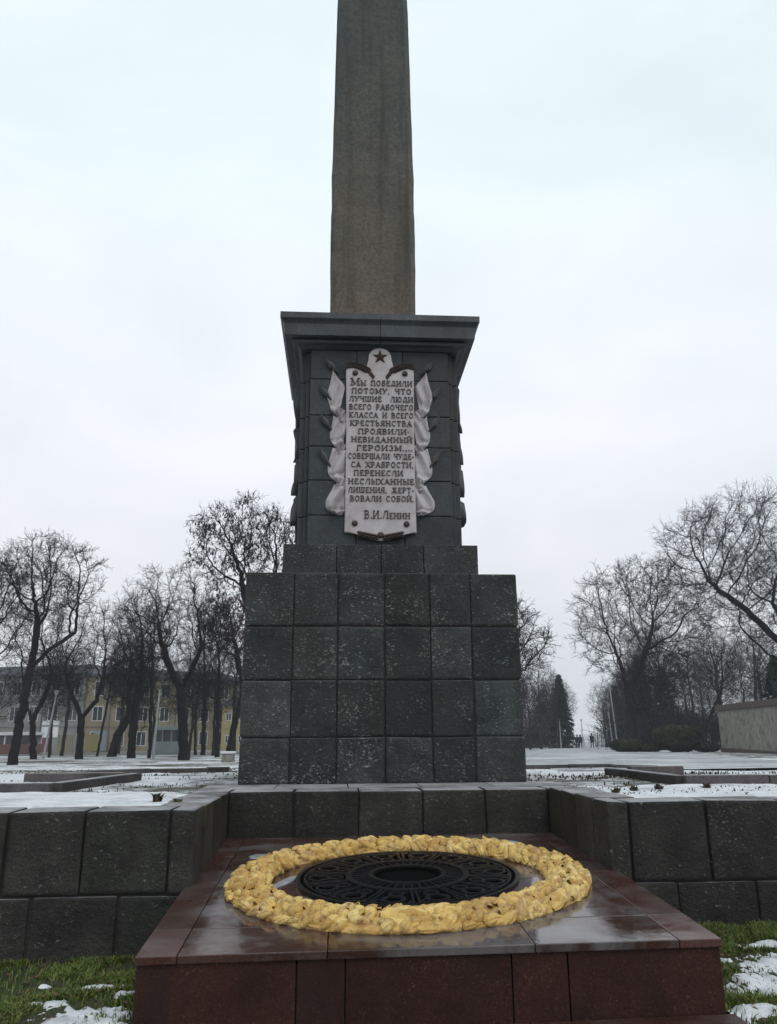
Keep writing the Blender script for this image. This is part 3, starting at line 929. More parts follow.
lift = wrn.uniform(-.012, .020, ns); tilt = wrn.uniform(.10, .55, ns); tdir = wrn.uniform(0, 2 * PI, ns)
asp = wrn.uniform(.55, .95, ns)
vs, fs = [], []
for i in range(NT):
    sarc = CIRC * i / NT; t = 2 * PI * i / NT
    da = (sarc - seeds[:, 0] + CIRC / 2) % CIRC - CIRC / 2
    near = np.abs(da) < .3
    dan, sq, an, li, ti, td, asn = da[near], seeds[near, 1], ang_[near], lift[near], tilt[near], tdir[near], asp[near]
    for j in range(NS):
        q = SEC * j / (NS - 1); p = PI * j / (NS - 1)
        dq = q - sq
        u = dan * np.cos(an) + dq * np.sin(an); w = -dan * np.sin(an) + dq * np.cos(an)
        wd_l = .060 * asn * np.clip(1 - (u / .135) ** 2, .14, 1)           # almond outline: narrower towards the tip
        d2 = (u / .098) ** 2 + (w / wd_l) ** 2
        hgt = li * .5 + .040 * np.sqrt(np.clip(1.06 - d2, 0, None)) - .016 - .05 * np.clip(d2 - 1.06, 0, .4) + ti * (u * np.cos(td) + w * np.sin(td)) * .30 + .005 * np.exp(-(w / .007) ** 2)
        h0 = max(float(hgt.max()), -.030)
        edge = min(1, 4.0 * math.sin(p))
        rr = (RM - .012) * math.cos(p); hh = .066 * math.sin(p) ** .8
        nrx, nrz = math.cos(p), math.sin(p)
        e = (h0 - .02) * (.35 + .65 * edge) + .010 * mnoise.noise((math.cos(t) * 22, math.sin(t) * 22, q * 30))
        x = CX + (RX + rr + nrx * e) * math.cos(t); y = CY + (RY + rr + nrx * e) * math.sin(t)
        vs.append(on_plat(x, y, max(-.003 if j in (0, NS - 1) else .002, hh + nrz * e)))
for i in range(NT):
    a, b_ = i * NS, ((i + 1) % NT) * NS
    for j in range(NS - 1): fs.append((a + j, a + j + 1, b_ + j + 1, b_ + j))
mesh_obj('cast_leaves', vs, fs, M['gold'], wr, smooth=True)
vs, fs = [], []
def gold_leaf(t, p, ang, l, w, th, lift):
    """thick blunt laurel leaf seated on the ring: t round the ring, p across it, ang from the tangent"""
    n_ = np.array([math.cos(t) * math.cos(p), math.sin(t) * math.cos(p), math.sin(p) * 1.5]); n_ /= np.linalg.norm(n_)
    tn = np.array([-math.sin(t), math.cos(t), 0.0])
    ac = np.cross(n_, tn)
    rr = (RM - .016) * math.cos(p)
    c = np.array([CX + (RX + rr) * math.cos(t), CY + (RY + rr) * math.sin(t), .078 * math.sin(p) ** .8])
    d = tn * math.cos(ang) + ac * math.sin(ang); e = np.cross(n_, d)
    off = len(vs)
    prof_ = [(0, .45), (.10, .78), (.30, 1.0), (.55, .97), (.76, .74), (.91, .36), (1.0, .04)]
    bend = rel.uniform(.1, .9)
    for u, ww in prof_:
        ul = (u - .4) * l
        up_ = lift * u - bend * .05 * max(0, u - .5) ** 2 * l / .13
        for v, hz in ((-1, -.95), (-.80, .25), (-.45, .82), (-.08, 1.0), (0, .80), (.08, 1.0), (.45, .82), (.80, .25), (1, -.95)):
            q = c + d * ul + e * (v * w * ww * rel.uniform(.93, 1.07)) + n_ * (up_ + hz * th * (.40 + .60 * ww) + rel.uniform(-.0015, .0015))
            x, y, z = q
            vs.append(on_plat(x, y, max(.001, z)))
    for i in range(len(prof_) - 1):
        for j in range(8):
            a = off + i * 9 + j
            fs.append((a, a + 1, a + 10, a + 9))
for p0, cnt, da in ((.30, 74, .55), (.82, 76, .32), (1.35, 76, .05), (1.85, 74, -.15), (2.35, 68, -.45), (2.80, 60, -.7)):
    for i in range(cnt):
        if rel.random() < .06: continue
        gold_leaf(2 * PI * (i + rel.uniform(-.42, .42)) / cnt, p0 + rel.uniform(-.20, .20), da + rel.uniform(-.65, .65) + (PI if rel.random() < .12 else 0),
                  rel.uniform(.100, .150), rel.uniform(.034, .050), rel.uniform(.022, .034), rel.uniform(.006, .034))
mesh_obj('wreath_leaves', vs, fs, M['gold'], wr, smooth=True)
# ------------------------------------------------------------------ burner grate
GX, GY = .02, 7.03
gr = empty('flame_grate', (GX, GY, plat(GX, GY)))
tag(gr, 'round black cast iron burner grate with openwork scrolls inside the gold wreath', 'grate')
def gpt(r, t, h):
    x = GX + r * math.cos(t); y = GY + r * math.sin(t)
    return (x - GX, y - GY, plat(x, y) - plat(GX, GY) + h * .6)
def ring(bm, r0, r1, h0, h1, n=96, t0=0, t1=2 * PI, c=(0, 0)):
    full = abs(t1 - t0 - 2 * PI) < 1e-6
    P = []
    for i in range(n if full else n + 1):
        t = t0 + (t1 - t0) * i / n
        q = []
        for r, h in ((r0, h0), (r0, h1), (r1, h1), (r1, h0)):
            if c == (0, 0): q.append(bm.verts.new(gpt(r, t, h)))
            else:
                x, y = c[0] + r * math.cos(t), c[1] + r * math.sin(t)
                q.append(bm.verts.new(gpt(math.hypot(x, y), math.atan2(y, x), h)))
        P.append(q)
    m_ = len(P)
    for i in range(m_ if full else m_ - 1):
        a, b_ = P[i], P[(i + 1) % m_]
        for k in range(4): bm.faces.new((a[k], a[(k + 1) % 4], b_[(k + 1) % 4], b_[k]))
def bar(bm, r0, r1, t, w, h0, h1, skew=0):
    q = []
    for r, dt in ((r0, 0), (r1, skew)):
        for sgn in (-1, 1):
            for h in (h0, h1): q.append(bm.verts.new(gpt(r, t + dt + sgn * w / r, h)))
    for f in ((0, 1, 3, 2), (4, 6, 7, 5), (0, 4, 5, 1), (2, 3, 7, 6), (1, 5, 7, 3), (0, 2, 6, 4)): bm.faces.new([q[i] for i in f])
bm = bmesh.new(); ring(bm, .892, .925, .004, .050); ring(bm, .845, .860, .012, .048)
bm_obj('outer_rim', bm, M['iron'], gr)
bm = bmesh.new(); ring(bm, .465, .515, .004, .062, 72); ring(bm, .285, .325, .004, .066, 60)
bm_obj('inner_rings', bm, M['iron'], gr)
bm = bmesh.new()
for i in range(40): bar(bm, .32, .47, 2 * PI * i / 40, .009, .02, .054)
bm_obj('inner_bars', bm, M['iron'], gr)
bm = bmesh.new()
for i in range(14):
    t = 2 * PI * (i + .5) / 14
    bar(bm, .51, .86, t - .028, .010, .018, .050); bar(bm, .51, .86, t + .028, .010, .018, .050)
    tm = t + PI / 14
    for r, rr, a0, a1 in ((.735, .085, 0, 2 * PI), (.595, .055, 0, 2 * PI)):
        ring(bm, rr - .014, rr + .010, .018, .048, 22, a0, a1, c=(r * math.cos(tm), r * math.sin(tm)))
    for q in (-1, 1):
        ta = tm + q * .115
        ring(bm, .034, .052, .018, .045, 14, tm - q * 2.2, tm - q * 2.2 + 4.6, c=(.80 * math.cos(ta), .80 * math.sin(ta)))
        bar(bm, .64, .79, tm + q * .05, .008, .018, .046, q * .06)
bm_obj('scroll_work', bm, M['iron'], gr)
bm = bmesh.new(); ring(bm, .0001, .90, .003, .006, 64)
bm_obj('pit_plate', bm, M['pit_black'], gr)  # flat black disc paints the dark of a deep pit; nothing is hollowed out
bm = bmesh.new()
ring(bm, .262, .285, .010, .044, 48)
bm_obj('burner', bm, M['pit_black'], gr)

# meltwater ice on the slabs
def ice(x0, y0, rx, ry, rot, label, seed):
    n = 40
    vs, fs = [], []
    c, s = math.cos(rot), math.sin(rot)
    for k, (sc, h) in enumerate(((1, .002), (.93, .009), (.6, .013), (0.02, .013))):
        for i in range(n):
            t = 2 * PI * i / n
            w = 1 + .22 * mnoise.noise((math.cos(t) * 1.7 + seed, math.sin(t) * 1.7, 0)) + .08 * mnoise.noise((math.cos(t) * 5 + seed, math.sin(t) * 5, 4))
            u, v = rx * sc * w * math.cos(t), ry * sc * w * math.sin(t)
            x, y = x0 + u * c - v * s, y0 + u * s + v * c
            vs.append((x - x0, y - y0, plat(x, y) - plat(x0, y0) + h))
    for k in range(3):
        for i in range(n): fs.append((k * n + i, k * n + (i + 1) % n, (k + 1) * n + (i + 1) % n, (k + 1) * n + i))
    o = mesh_obj('ice_patch', vs, fs, M['ice'], None, True, (x0, y0, plat(x0, y0)))
    tag(o, label, 'ice', 'ice patches on the platform')
ice(-1.24, 8.02, .17, .10, .1, 'thin grey ice patch behind the wreath near the left recess wall', 1)
ice(1.05, 8.42, .20, .11, -.1, 'thin grey ice patch behind the wreath near the right recess wall', 2)
ice(-1.0, 7.03, .05, .24, -.45, 'narrow strip of ice between the black grate and the wreath', 3)

# ------------------------------------------------------------------ kerbs, weeds, snow, grass
def kerb(pts, w, h, label, zextra=0):
    x0, y0 = pts[0]
    root = bmesh.new()
    for (ax, ay), (bx, by) in zip(pts[:-1], pts[1:]):
        d = Vector((bx - ax, by - ay)); l = d.length; d.normalize()
        n = Vector((-d.y, d.x))
        k = max(1, round(l / 1.1))
        for i in range(k):
            s0, s1 = l * i / k + .004, l * (i + 1) / k - .004
            hh = h + random.uniform(-.01, .01); oo = random.uniform(-.012, .012)
            q = []
            for s in (s0, s1):
                for side in (-w / 2 + oo, w / 2 + oo):
                    p = Vector((ax, ay)) + d * s + n * side
                    g_ = gz(p.y)
                    q.append(((p.x - x0, p.y - y0, -.15 + g_ - gz(y0)), (p.x - x0, p.y - y0, g_ - gz(y0) + hh)))
            v = [root.verts.new(q[i_][j]) for i_, j in ((0, 0), (1, 0), (3, 0), (2, 0), (0, 1), (1, 1), (3, 1), (2, 1))]
            for f in ((0, 1, 2, 3), (7, 6, 5, 4), (0, 4, 5, 1), (1, 5, 6, 2), (2, 6, 7, 3), (3, 7, 4, 0)): root.faces.new([v[i_] for i_ in f])
    bmesh.ops.bevel(root, geom=root.edges[:], offset=.01, segments=1, affect='EDGES')
    o = bm_obj('granite_kerb', root, M['curb'], None, False, (x0, y0, gz(y0)))
    tag(o, label, 'kerb', 'granite kerbs edging the beds')
kerb([(-9, 9.85), (-3.82, 9.62), (-3.45, 11.95)], .17, .085, 'low granite kerb nearest the left retaining wall, bending back at its end')
kerb([(-4.95, 11.8), (-3.60, 11.86)], .17, .10, 'short granite kerb behind the bent left kerb')
kerb([(-5.05, 13.6), (-4.6, 17.5), (-3.45, 18.2), (-3.0, 18.4)], .17, .09, 'long granite kerb left of the pedestal, farther back')
kerb([(9, 9.95), (3.66, 9.83), (3.55, 12.2)], .17, .10, 'low granite kerb nearest the right retaining wall, bending back at its end')
kerb([(3.75, 11.92), (4.56, 11.92)], .17, .12, 'short granite kerb behind the bent right kerb')
kerb([(2.6, 18.2), (5.6, 18.0), (5.2, 14.6)], .17, .09, 'long granite kerb right of the pedestal, farther back')

def blades(area, n, h, m, name, w=.006, zf=None, bend=.6, dens=None, seed=1, kind='stuff'):
    r = np.random.default_rng(seed)
    x0, x1, y0, y1 = area
    P = []
    while len(P) < n:
        x, y = r.uniform(x0, x1), r.uniform(y0, y1)
        if dens and r.random() > dens(x, y): continue
        P.append((x, y))
    P = np.array(P)
    z = np.array([zf(x, y) for x, y in P])
    a = r.uniform(0, 2 * PI, n); hh = h * r.uniform(.45, 1.25, n); b = r.uniform(0, bend, n) * hh
    ca, sa = np.cos(a), np.sin(a)
    th = a + PI / 2 + r.uniform(-.6, .6, n)
    V = np.zeros((n, 5, 3))
    ww = w * r.uniform(.6, 1.3, n)
    V[:, 0] = np.stack([P[:, 0] - np.cos(th) * ww, P[:, 1] - np.sin(th) * ww, z - .01], 1)
    V[:, 1] = np.stack([P[:, 0] + np.cos(th) * ww, P[:, 1] + np.sin(th) * ww, z - .01], 1)
    V[:, 2] = np.stack([P[:, 0] + ca * b * .35 + np.cos(th) * ww * .8, P[:, 1] + sa * b * .35 + np.sin(th) * ww * .8, z + hh * .6], 1)
    V[:, 3] = np.stack([P[:, 0] + ca * b * .35 - np.cos(th) * ww * .8, P[:, 1] + sa * b * .35 - np.sin(th) * ww * .8, z + hh * .6], 1)
    V[:, 4] = np.stack([P[:, 0] + ca * b, P[:, 1] + sa * b, z + hh * .95], 1)
    fs = []
    for i in range(n):
        k = i * 5
        fs.append((k, k + 1, k + 2, k + 3)); fs.append((k + 3, k + 2, k + 4))
    o = mesh_obj(name, V.reshape(-1, 3), fs, m)
    if kind: tag(o, kind=kind)
    return o
# snow lying on the lawn: field > 0 is snow
BL = [(-2.15, 5.55, .36, .36), (-1.95, 5.3, .45, .25), (-2.25, 6.25, .20, .05), (-1.98, 6.10, .16, .07), (-2.45, 5.95, .14, .06), (-2.62, 6.35, .07, .05), (-3.0, 5.8, .12, .06),
      (2.60, 5.95, .42, .30), (2.10, 6.12, .20, .10), (2.25, 5.62, .34, .20), (2.9, 5.5, .5, .35), (2.05, 5.28, .22, .09), (2.75, 6.42, .3, .08), (-4.2, 6.1, .6, .3), (4.0, 6.2, .7, .35)]
def snowfield(x, y):
    f = -1
    for bx, by, rx, ry in BL:
        f = max(f, 1 - math.sqrt(((x - bx) / rx) ** 2 + ((y - by) / ry) ** 2))
    f += .50 * mnoise.noise((x * 6, y * 6, 2)) + .42 * mnoise.noise((x * 15, y * 15, 5)) + .30 * mnoise.noise((x * 31, y * 31, 7)) - .05
    return f
def snow_patch(area, label, step=.018):
    x0, x1, y0, y1 = area
    nx, ny = int((x1 - x0) / step), int((y1 - y0) / step)
    F = [[snowfield(x0 + i * step, y0 + j * step) for i in range(nx + 1)] for j in range(ny + 1)]
    vs, fs, ix = [], [], {}
    def vid(i, j):
        if (i, j) not in ix:
            x, y = x0 + i * step, y0 + j * step
            ix[(i, j)] = len(vs)
            f = F[j][i]
            vs.append((x, y, lz(x, y) - .02 + .046 * max(0, min(1, (f + .1) * 1.6)) ** .8 + .012 * mnoise.noise((x * 7, y * 7, 9))))
        return ix[(i, j)]
    for j in range(ny):
        for i in range(nx):
            if max(F[j][i], F[j][i + 1], F[j + 1][i], F[j + 1][i + 1]) > -.1:
                fs.append((vid(i, j), vid(i + 1, j), vid(i + 1, j + 1), vid(i, j + 1)))
    o = mesh_obj('lawn_snow', vs, fs, M['snow'], smooth=True)
    tag(o, label, 'snow', kind='stuff')
snow_patch((-4.6, -1.84, 4.9, 6.9), 'thawing snow on the lawn left of the platform')
snow_patch((1.84, 4.6, 4.9, 6.9), 'thawing snow on the lawn right of the platform')
def bed_snow(area, lab, sd, step=.05):
    x0, x1, y0, y1 = area
    nx, ny = int((x1 - x0) / step), int((y1 - y0) / step)
    ed = lambda x, y: min(1, (x - x0) * 2.5, (x1 - x) * 2.5, (y - y0) * 8, (y1 - y) * 1.6)
    f = lambda x, y: ed(x, y) - .42 + .50 * mnoise.noise((x * 1.1, y * 2.0, sd)) + .30 * mnoise.noise((x * 3.7, y * 3.7, sd)) + .2 * mnoise.noise((x * 10, y * 10, sd))
    F = [[f(x0 + i * step, y0 + j * step) for i in range(nx + 1)] for j in range(ny + 1)]
    vs, fs, ix = [], [], {}
    def vid(i, j):
        if (i, j) not in ix:
            x, y = x0 + i * step, y0 + j * step
            ix[(i, j)] = len(vs)
            vs.append((x, y, pz(x, y) - .02 + .045 * max(0, min(1, (F[j][i] + .1) * 3)) ** .6))
        return ix[(i, j)]
    for j in range(ny):
        for i in range(nx):
            if max(F[j][i], F[j][i + 1], F[j + 1][i], F[j + 1][i + 1]) > -.1: fs.append((vid(i, j), vid(i + 1, j), vid(i + 1, j + 1), vid(i, j + 1)))
    tag(mesh_obj('bed_snow', vs, fs, M['snow'], smooth=True), lab, 'snow', kind='stuff')
bed_snow((-9, -2.0, 7.44, 9.6), 'snow lying behind the left wall', 1)
bed_snow((2.0, 9, 7.44, 9.7), 'snow lying behind the right wall', 2)
bed_snow((-9, -3.7, 9.8, 11.7), 'snow between the left kerbs', 3)
bed_snow((3.7, 9, 10.0, 11.8), 'snow between the right kerbs', 4)
bed_snow((-9, -3.8, 12.2, 17), 'snow in the left bed', 5)
bed_snow((2.2, 6, 12.4, 17), 'snow in the right bed', 6)
gd = lambda x, y: (0.06 if snowfield(x, y) > -.12 else 1.0) * (.04 + .96 * max(0, min(1, .42 + 2.4 * mnoise.noise((x * 2.3, y * 2.3, 4)))))
blades((-4.2, -1.84, 4.95, 6.99), 42000, .042, M['grass'], 'lawn_grass', .0045, lz, 1.5, gd, 1)
blades((1.84, 4.2, 4.95, 6.99), 42000, .042, M['grass'], 'lawn_grass', .0045, lz, 1.5, gd, 2)
def litter(x0, x1, n, seed):
    r = random.Random(seed); vs, fs = [], []
    for i in range(n):
        x, y = r.uniform(x0, x1), r.uniform(5.0, 6.95); a = r.uniform(0, 6.28); l = r.uniform(.018, .035); w = l * .45
        z = lz(x, y) + r.uniform(.015, .042); k = len(vs); ca, sa = math.cos(a), math.sin(a)
        for u, v, h in ((-l, 0, r.uniform(-.008, .012)), (0, w, r.uniform(-.006, .01)), (l, 0, r.uniform(-.008, .012)), (0, -w, r.uniform(-.006, .01))):
            vs.append((x + u * ca - v * sa, y + u * sa + v * ca, z + h))
        fs += [(k, k + 1, k + 2), (k, k + 2, k + 3)]
    tag(mesh_obj('fallen_leaves', vs, fs, M['litter']), kind='stuff')
M['litter'] = simple('brown fallen leaves', (.085, .050, .026), .85, var=.6, scale=7, bstr=0)
litter(-3.6, -1.9, 150, 1); litter(1.9, 3.6, 150, 2)
# dead weeds and clods on the snowy beds
wd = lambda x, y: max(.02, mnoise.noise((x * 1.1, y * 1.1, 6)) * 1.5 + .15) * (1 if abs(x) > 1.9 or y > 13.9 else 0)
blades((1.9, 9.5, 7.9, 12.5), 2200, .045, M['dryweed'], 'dead_weeds', .010, pz, 1.4, wd, 3)
blades((-8, -1.9, 8.2, 12.5), 500, .03, M['dryweed'], 'dead_weeds', .009, pz, 1.6, wd, 4)
blades((-9, 12, 13, 24), 2500, .04, M['dryweed'], 'dead_weeds', .014, pz, 1.6, wd, 5)
def tuft(x, y, h, n, label, seed):
    r = random.Random(seed)
    bm = bmesh.new()
    for i in range(n):
        a = r.uniform(0, 2 * PI); l = h * r.uniform(.5, 1.1); d = r.uniform(.2, .9)
        p0 = Vector((r.uniform(-.03, .03), r.uniform(-.03, .03), -.02))
        p1 = p0 + Vector((math.cos(a) * l * d * .4, math.sin(a) * l * d * .4, l * .6))
        p2 = p1 + Vector((math.cos(a) * l * d * .6, math.sin(a) * l * d * .6, l * r.uniform(.05, .35)))
        sd = Vector((-math.sin(a), math.cos(a), 0)) * .008
        v = [bm.verts.new(q) for q in (p0 - sd, p0 + sd, p1 + sd * 1.6, p1 - sd * 1.6, p2)]
        bm.faces.new((v[0], v[1], v[2], v[3])); bm.faces.new((v[3], v[2], v[4]))
    o = bm_obj('weed_tuft', bm, M['dryweed'], None, False, (x, y, pz(x, y) + .025))
    tag(o, label, 'weed', 'dry weed tufts in the snow')
tuft(-2.27, 7.9, .13, 42, 'dry weed tuft in the snow just behind the left retaining wall', 1)
tuft(-2.06, 7.8, .05, 22, 'small dark clod of dead leaves beside the left weed tuft', 2)
lab = ['near the recess corner', 'second from the recess corner', 'in the middle of the right wall', 'towards the right edge']
for i, (x, y) in enumerate([(2.28, 8.3), (2.62, 8.7), (2.98, 8.9), (3.45, 8.75)]):
    tuft(x, y, .085, 34, 'dark weed tuft behind the right wall, ' + lab[i], 10 + i)
# coping: snow remains and wet sky sheen are painted into the stone colour

# ------------------------------------------------------------------ trees
def grow(seed, trunks, centre, rad, n_attr=420, step=None, flat=0.0):
    r = np.random.default_rng(seed)
    centre, rad = np.array(centre), np.array(rad)
    step = step or max(.14, rad.mean() * .085)
    nodes, parent = [], []
    for tr in trunks:
        pts = [np.array(p, float) for p in tr]
        if not nodes:
            nodes.append(pts[0]); parent.append(-1); cur = 0
        else:
            cur = int(np.argmin([np.linalg.norm(np.array(q) - pts[0]) for q in nodes]))
        for a, b in zip(pts[:-1], pts[1:]):
            k = max(1, int(np.linalg.norm(b - a) / step))
            for i in range(1, k + 1):
                p = a + (b - a) * i / k + r.normal(0, step * .11, 3) * (1, 1, .3)
                nodes.append(p); parent.append(cur); cur = len(nodes) - 1
    u = r.normal(size=(n_attr, 3)); u /= np.linalg.norm(u, axis=1)[:, None]
    A = centre + u * rad * (r.random(n_attr) ** .45)[:, None]
    lump = r.normal(size=(7, 3)); lump /= np.linalg.norm(lump, axis=1)[:, None]
    keep = np.ones(n_attr, bool)
    for l in lump[:4]:                                  # hollows that break the outline
        keep &= np.linalg.norm((A - centre) / rad - l * .95, axis=1) > .30
    A = A[keep]
    Pn = np.array(nodes); kill = step * 1.35
    alive = np.ones(len(A), bool)
    for it in range(90):
        if not alive.any(): break
        Aa = A[alive]
        D = np.linalg.norm(Aa[:, None] - Pn[None], axis=2)
        ni = D.argmin(1); dm = D.min(1)
        new, par = [], []
        for n in np.unique(ni):
            sel = ni == n
            d = (Aa[sel] - Pn[n]); d /= np.linalg.norm(d, axis=1)[:, None]
            d = d.mean(0) + r.normal(0, .13, 3) + (0, 0, .10)
            L_ = np.linalg.norm(d)
            if L_ < 1e-6: continue
            new.append(Pn[n] + d / L_ * step * r.uniform(.7, 1.2)); par.append(n)
        if not new: break
        Pn = np.vstack([Pn, new]); parent += [int(q) for q in par]
        D2 = np.linalg.norm(A[:, None] - np.array(new)[None], axis=2).min(1)
        alive &= D2 > kill
    return Pn, np.array(parent), step

def segs_mesh(P0, P1, R0, R1, k=3):
    n = len(P0)
    d = P1 - P0; d /= np.maximum(np.linalg.norm(d, axis=1), 1e-6)[:, None]
    ref = np.where(np.abs(d[:, 2:3]) > .9, np.array([[1., 0, 0]]), np.array([[0, 0, 1.]]))
    u = np.cross(d, ref); u /= np.linalg.norm(u, axis=1)[:, None]
    v = np.cross(d, u)
    V = np.zeros((n, 2 * k, 3))
    for i in range(k):
        t = 2 * PI * i / k
        o = u * math.cos(t) + v * math.sin(t)
        V[:, i] = P0 + o * R0[:, None]; V[:, k + i] = P1 + o * R1[:, None]
    base = (np.arange(n) * 2 * k)[:, None]
    F = np.concatenate([base + np.array([[i, (i + 1) % k, k + (i + 1) % k, k + i]]) for i in range(k)], 0)
    return V.reshape(-1, 3), F

def tree(name, label, seed, trunks, centre, rad, r_base, twig=4, leaves=None, group=None, m='bark', n_attr=430, cat='tree', twl=1.0, tk=1.0, rt=.0085):
    """trunk polylines in world coordinates; returns the Empty"""
    Pn, par, step = grow(seed, trunks, centre, rad, n_attr)
    base = Pn[0].copy(); Pn = Pn - base
    r = np.random.default_rng(seed + 99)
    n = len(Pn)
    ch = [[] for _ in range(n)]
    for i in range(1, n): ch[par[i]].append(i)
    w = np.zeros(n); e = 2.35
    for i in range(n - 1, -1, -1):
        w[i] = 1 if not ch[i] else sum(w[c] for c in ch[i])
    # parents always precede children, so one backward pass is enough
    w = w ** (1 / e)
    r_base *= .84
    R = rt * (r_base / rt) ** (np.log(np.maximum(w, 1)) / max(1e-6, math.log(w[0])))
    root = empty(name, tuple(base))
    tag(root, label, cat, group)
    # chains
    VT, FT, VC, FC = [], [], [], []
    nt = nc = 0
    main = [0]
    starts = [(0, -1)]
    while starts:
        s, p = starts.pop()
        chain = ([p] if p >= 0 else []) + [s]
        cur = s
        while ch[cur]:
            c = max(ch[cur], key=lambda q: R[q])
            for o in ch[cur]:
                if o != c: starts.append((o, cur))
            chain.append(c); cur = c
        pts = Pn[chain]; rad_ = R[chain].copy()
        if p >= 0: rad_[0] = rad_[1]
        trunkish = p < 0
        if trunkish: rad_ = rad_ * (1 + .25 * np.exp(-np.arange(len(rad_)) * step / .45))
        k = 8 if rad_.max() > .10 else (5 if rad_.max() > .03 else 3)
        V = []
        for i in range(len(pts)):
            d = pts[min(i + 1, len(pts) - 1)] - pts[max(i - 1, 0)]
            d = d / max(np.linalg.norm(d), 1e-6)
            ref = np.array([1., 0, 0]) if abs(d[0]) < .8 else np.array([0, 1., 0])
            u = np.cross(d, ref); u /= np.linalg.norm(u); v = np.cross(d, u)
            for q in range(k):
                t = 2 * PI * q / k
                V.append(pts[i] + (u * math.cos(t) + v * math.sin(t)) * rad_[i])
        F = [(i * k + q, i * k + (q + 1) % k, (i + 1) * k + (q + 1) % k, (i + 1) * k + q) for i in range(len(pts) - 1) for q in range(k)]
        if trunkish:
            cut = max(2, int(np.argmax(rad_ < r_base * .42)) or len(pts) - 1)
            VT += V[:(cut + 1) * k]; FT += F[:cut * k]
            off = len(VC); VC += V[cut * k:]
            FC += [tuple(q - cut * k + off for q in f) for f in F[cut * k:]]
        else:
            off = len(VC); VC += V; FC += [tuple(q + off for q in f) for f in F]
    mesh_obj('trunk', VT, FT, M[m], root, smooth=True)
    # twigs on every thin node
    thin = np.where(R < max(.03, rt * 2.6))[0]
    if len(thin) == 0: thin = np.arange(n // 2, n)
    dirn = np.zeros((n, 3)); dirn[1:] = Pn[1:] - Pn[par[1:]]
    dirn /= np.maximum(np.linalg.norm(dirn, axis=1), 1e-6)[:, None]
    src = np.repeat(thin, twig)
    m_ = len(src)
    d = dirn[src] * .9 + r.normal(0, .55, (m_, 3)) + np.array([0, 0, .12])
    d /= np.linalg.norm(d, axis=1)[:, None]
    ln = max(.30, step * 1.5) * twl * r.uniform(.6, 1.7, m_)
    P0 = Pn[src]; P1 = P0 + d * (ln * .5)[:, None]
    d2 = d + r.normal(0, .25, (m_, 3)) + np.array([0, 0, .1]); d2 /= np.linalg.norm(d2, axis=1)[:, None]
    P2 = P1 + d2 * (ln * .5)[:, None]
    S0, S1, Ra, Rb = [P0, P1], [P1, P2], [np.full(m_, .0075) * tk, np.full(m_, .006) * tk], [np.full(m_, .006) * tk, np.full(m_, .0035) * tk]
    for q in range(3):
        f = r.uniform(.2, .95, m_)[:, None]
        B0 = P1 * (1 - f) + P2 * f
        d3 = d2 + r.normal(0, .7, (m_, 3)); d3 /= np.linalg.norm(d3, axis=1)[:, None]
        S0.append(B0); S1.append(B0 + d3 * (ln * r.uniform(.25, .6, m_))[:, None]); Ra.append(np.full(m_, .0055) * tk); Rb.append(np.full(m_, .003) * tk)
    V, F = segs_mesh(np.vstack(S0), np.vstack(S1), np.concatenate(Ra), np.concatenate(Rb))
    allV = np.vstack([np.array(VC), V]); allF = [tuple(f) for f in FC] + [tuple(f) for f in (F + len(VC)).tolist()]
    cr = mesh_obj('crown', allV, allF, M['twig'], root)
    if leaves:
        mt, cnt, ll, lw = leaves
        idx = r.integers(0, m_, cnt)
        c = P2[idx] * r.uniform(.2, 1, cnt)[:, None] + P1[idx] * 0 + 0
        f = r.uniform(0, 1, cnt)[:, None]
        c = P1[idx] * (1 - f) + P2[idx] * f
        a = r.uniform(0, 2 * PI, cnt)
        side = np.stack([np.cos(a), np.sin(a), r.uniform(-.4, .4, cnt)], 1) * lw
        dn = np.stack([r.normal(0, .35, cnt), r.normal(0, .35, cnt), -np.ones(cnt)], 1) * (ll * r.uniform(.6, 1.2, cnt))[:, None]
        V = np.stack([c, c + dn * .5 + side, c + dn, c + dn * .5 - side], 1).reshape(-1, 3)
        F = np.arange(cnt * 4).reshape(-1, 4)
        mesh_obj('seed_pods' if mt == 'pod' else 'dry_leaves', V, F, M[mt], cr)
    return root

def copy_tree(src, loc, rz, s, label=None, group=None, sz=None):
    c = src.copy(); COL.objects.link(c)
    c.location = loc; c.rotation_euler = (0, 0, rz); c.scale = (s, s, sz or s)
    if label: c['label'] = label
    if group: c['group'] = group
    for ch in src.children:
        d = ch.copy(); COL.objects.link(d); d.parent = c
        for g_ in ch.children:
            e = g_.copy(); COL.objects.link(e); e.parent = d
    return c

GP = 'bare trees in the park left of the monument'
GR = 'bare trees in the park right of the monument'
def T(name, label, seed, base, mids, c, rad, rb, extra=(), **kw):
    x, y = base
    tr = [[(x, y, gz(y) - .08)] + [(mx, y + my, mz) for mx, my, mz in mids]]
    tr += [list(q) for q in extra]
    return tree(name, label, seed, tr, (c[0], y + c[1], c[2]), rad, rb, **kw)

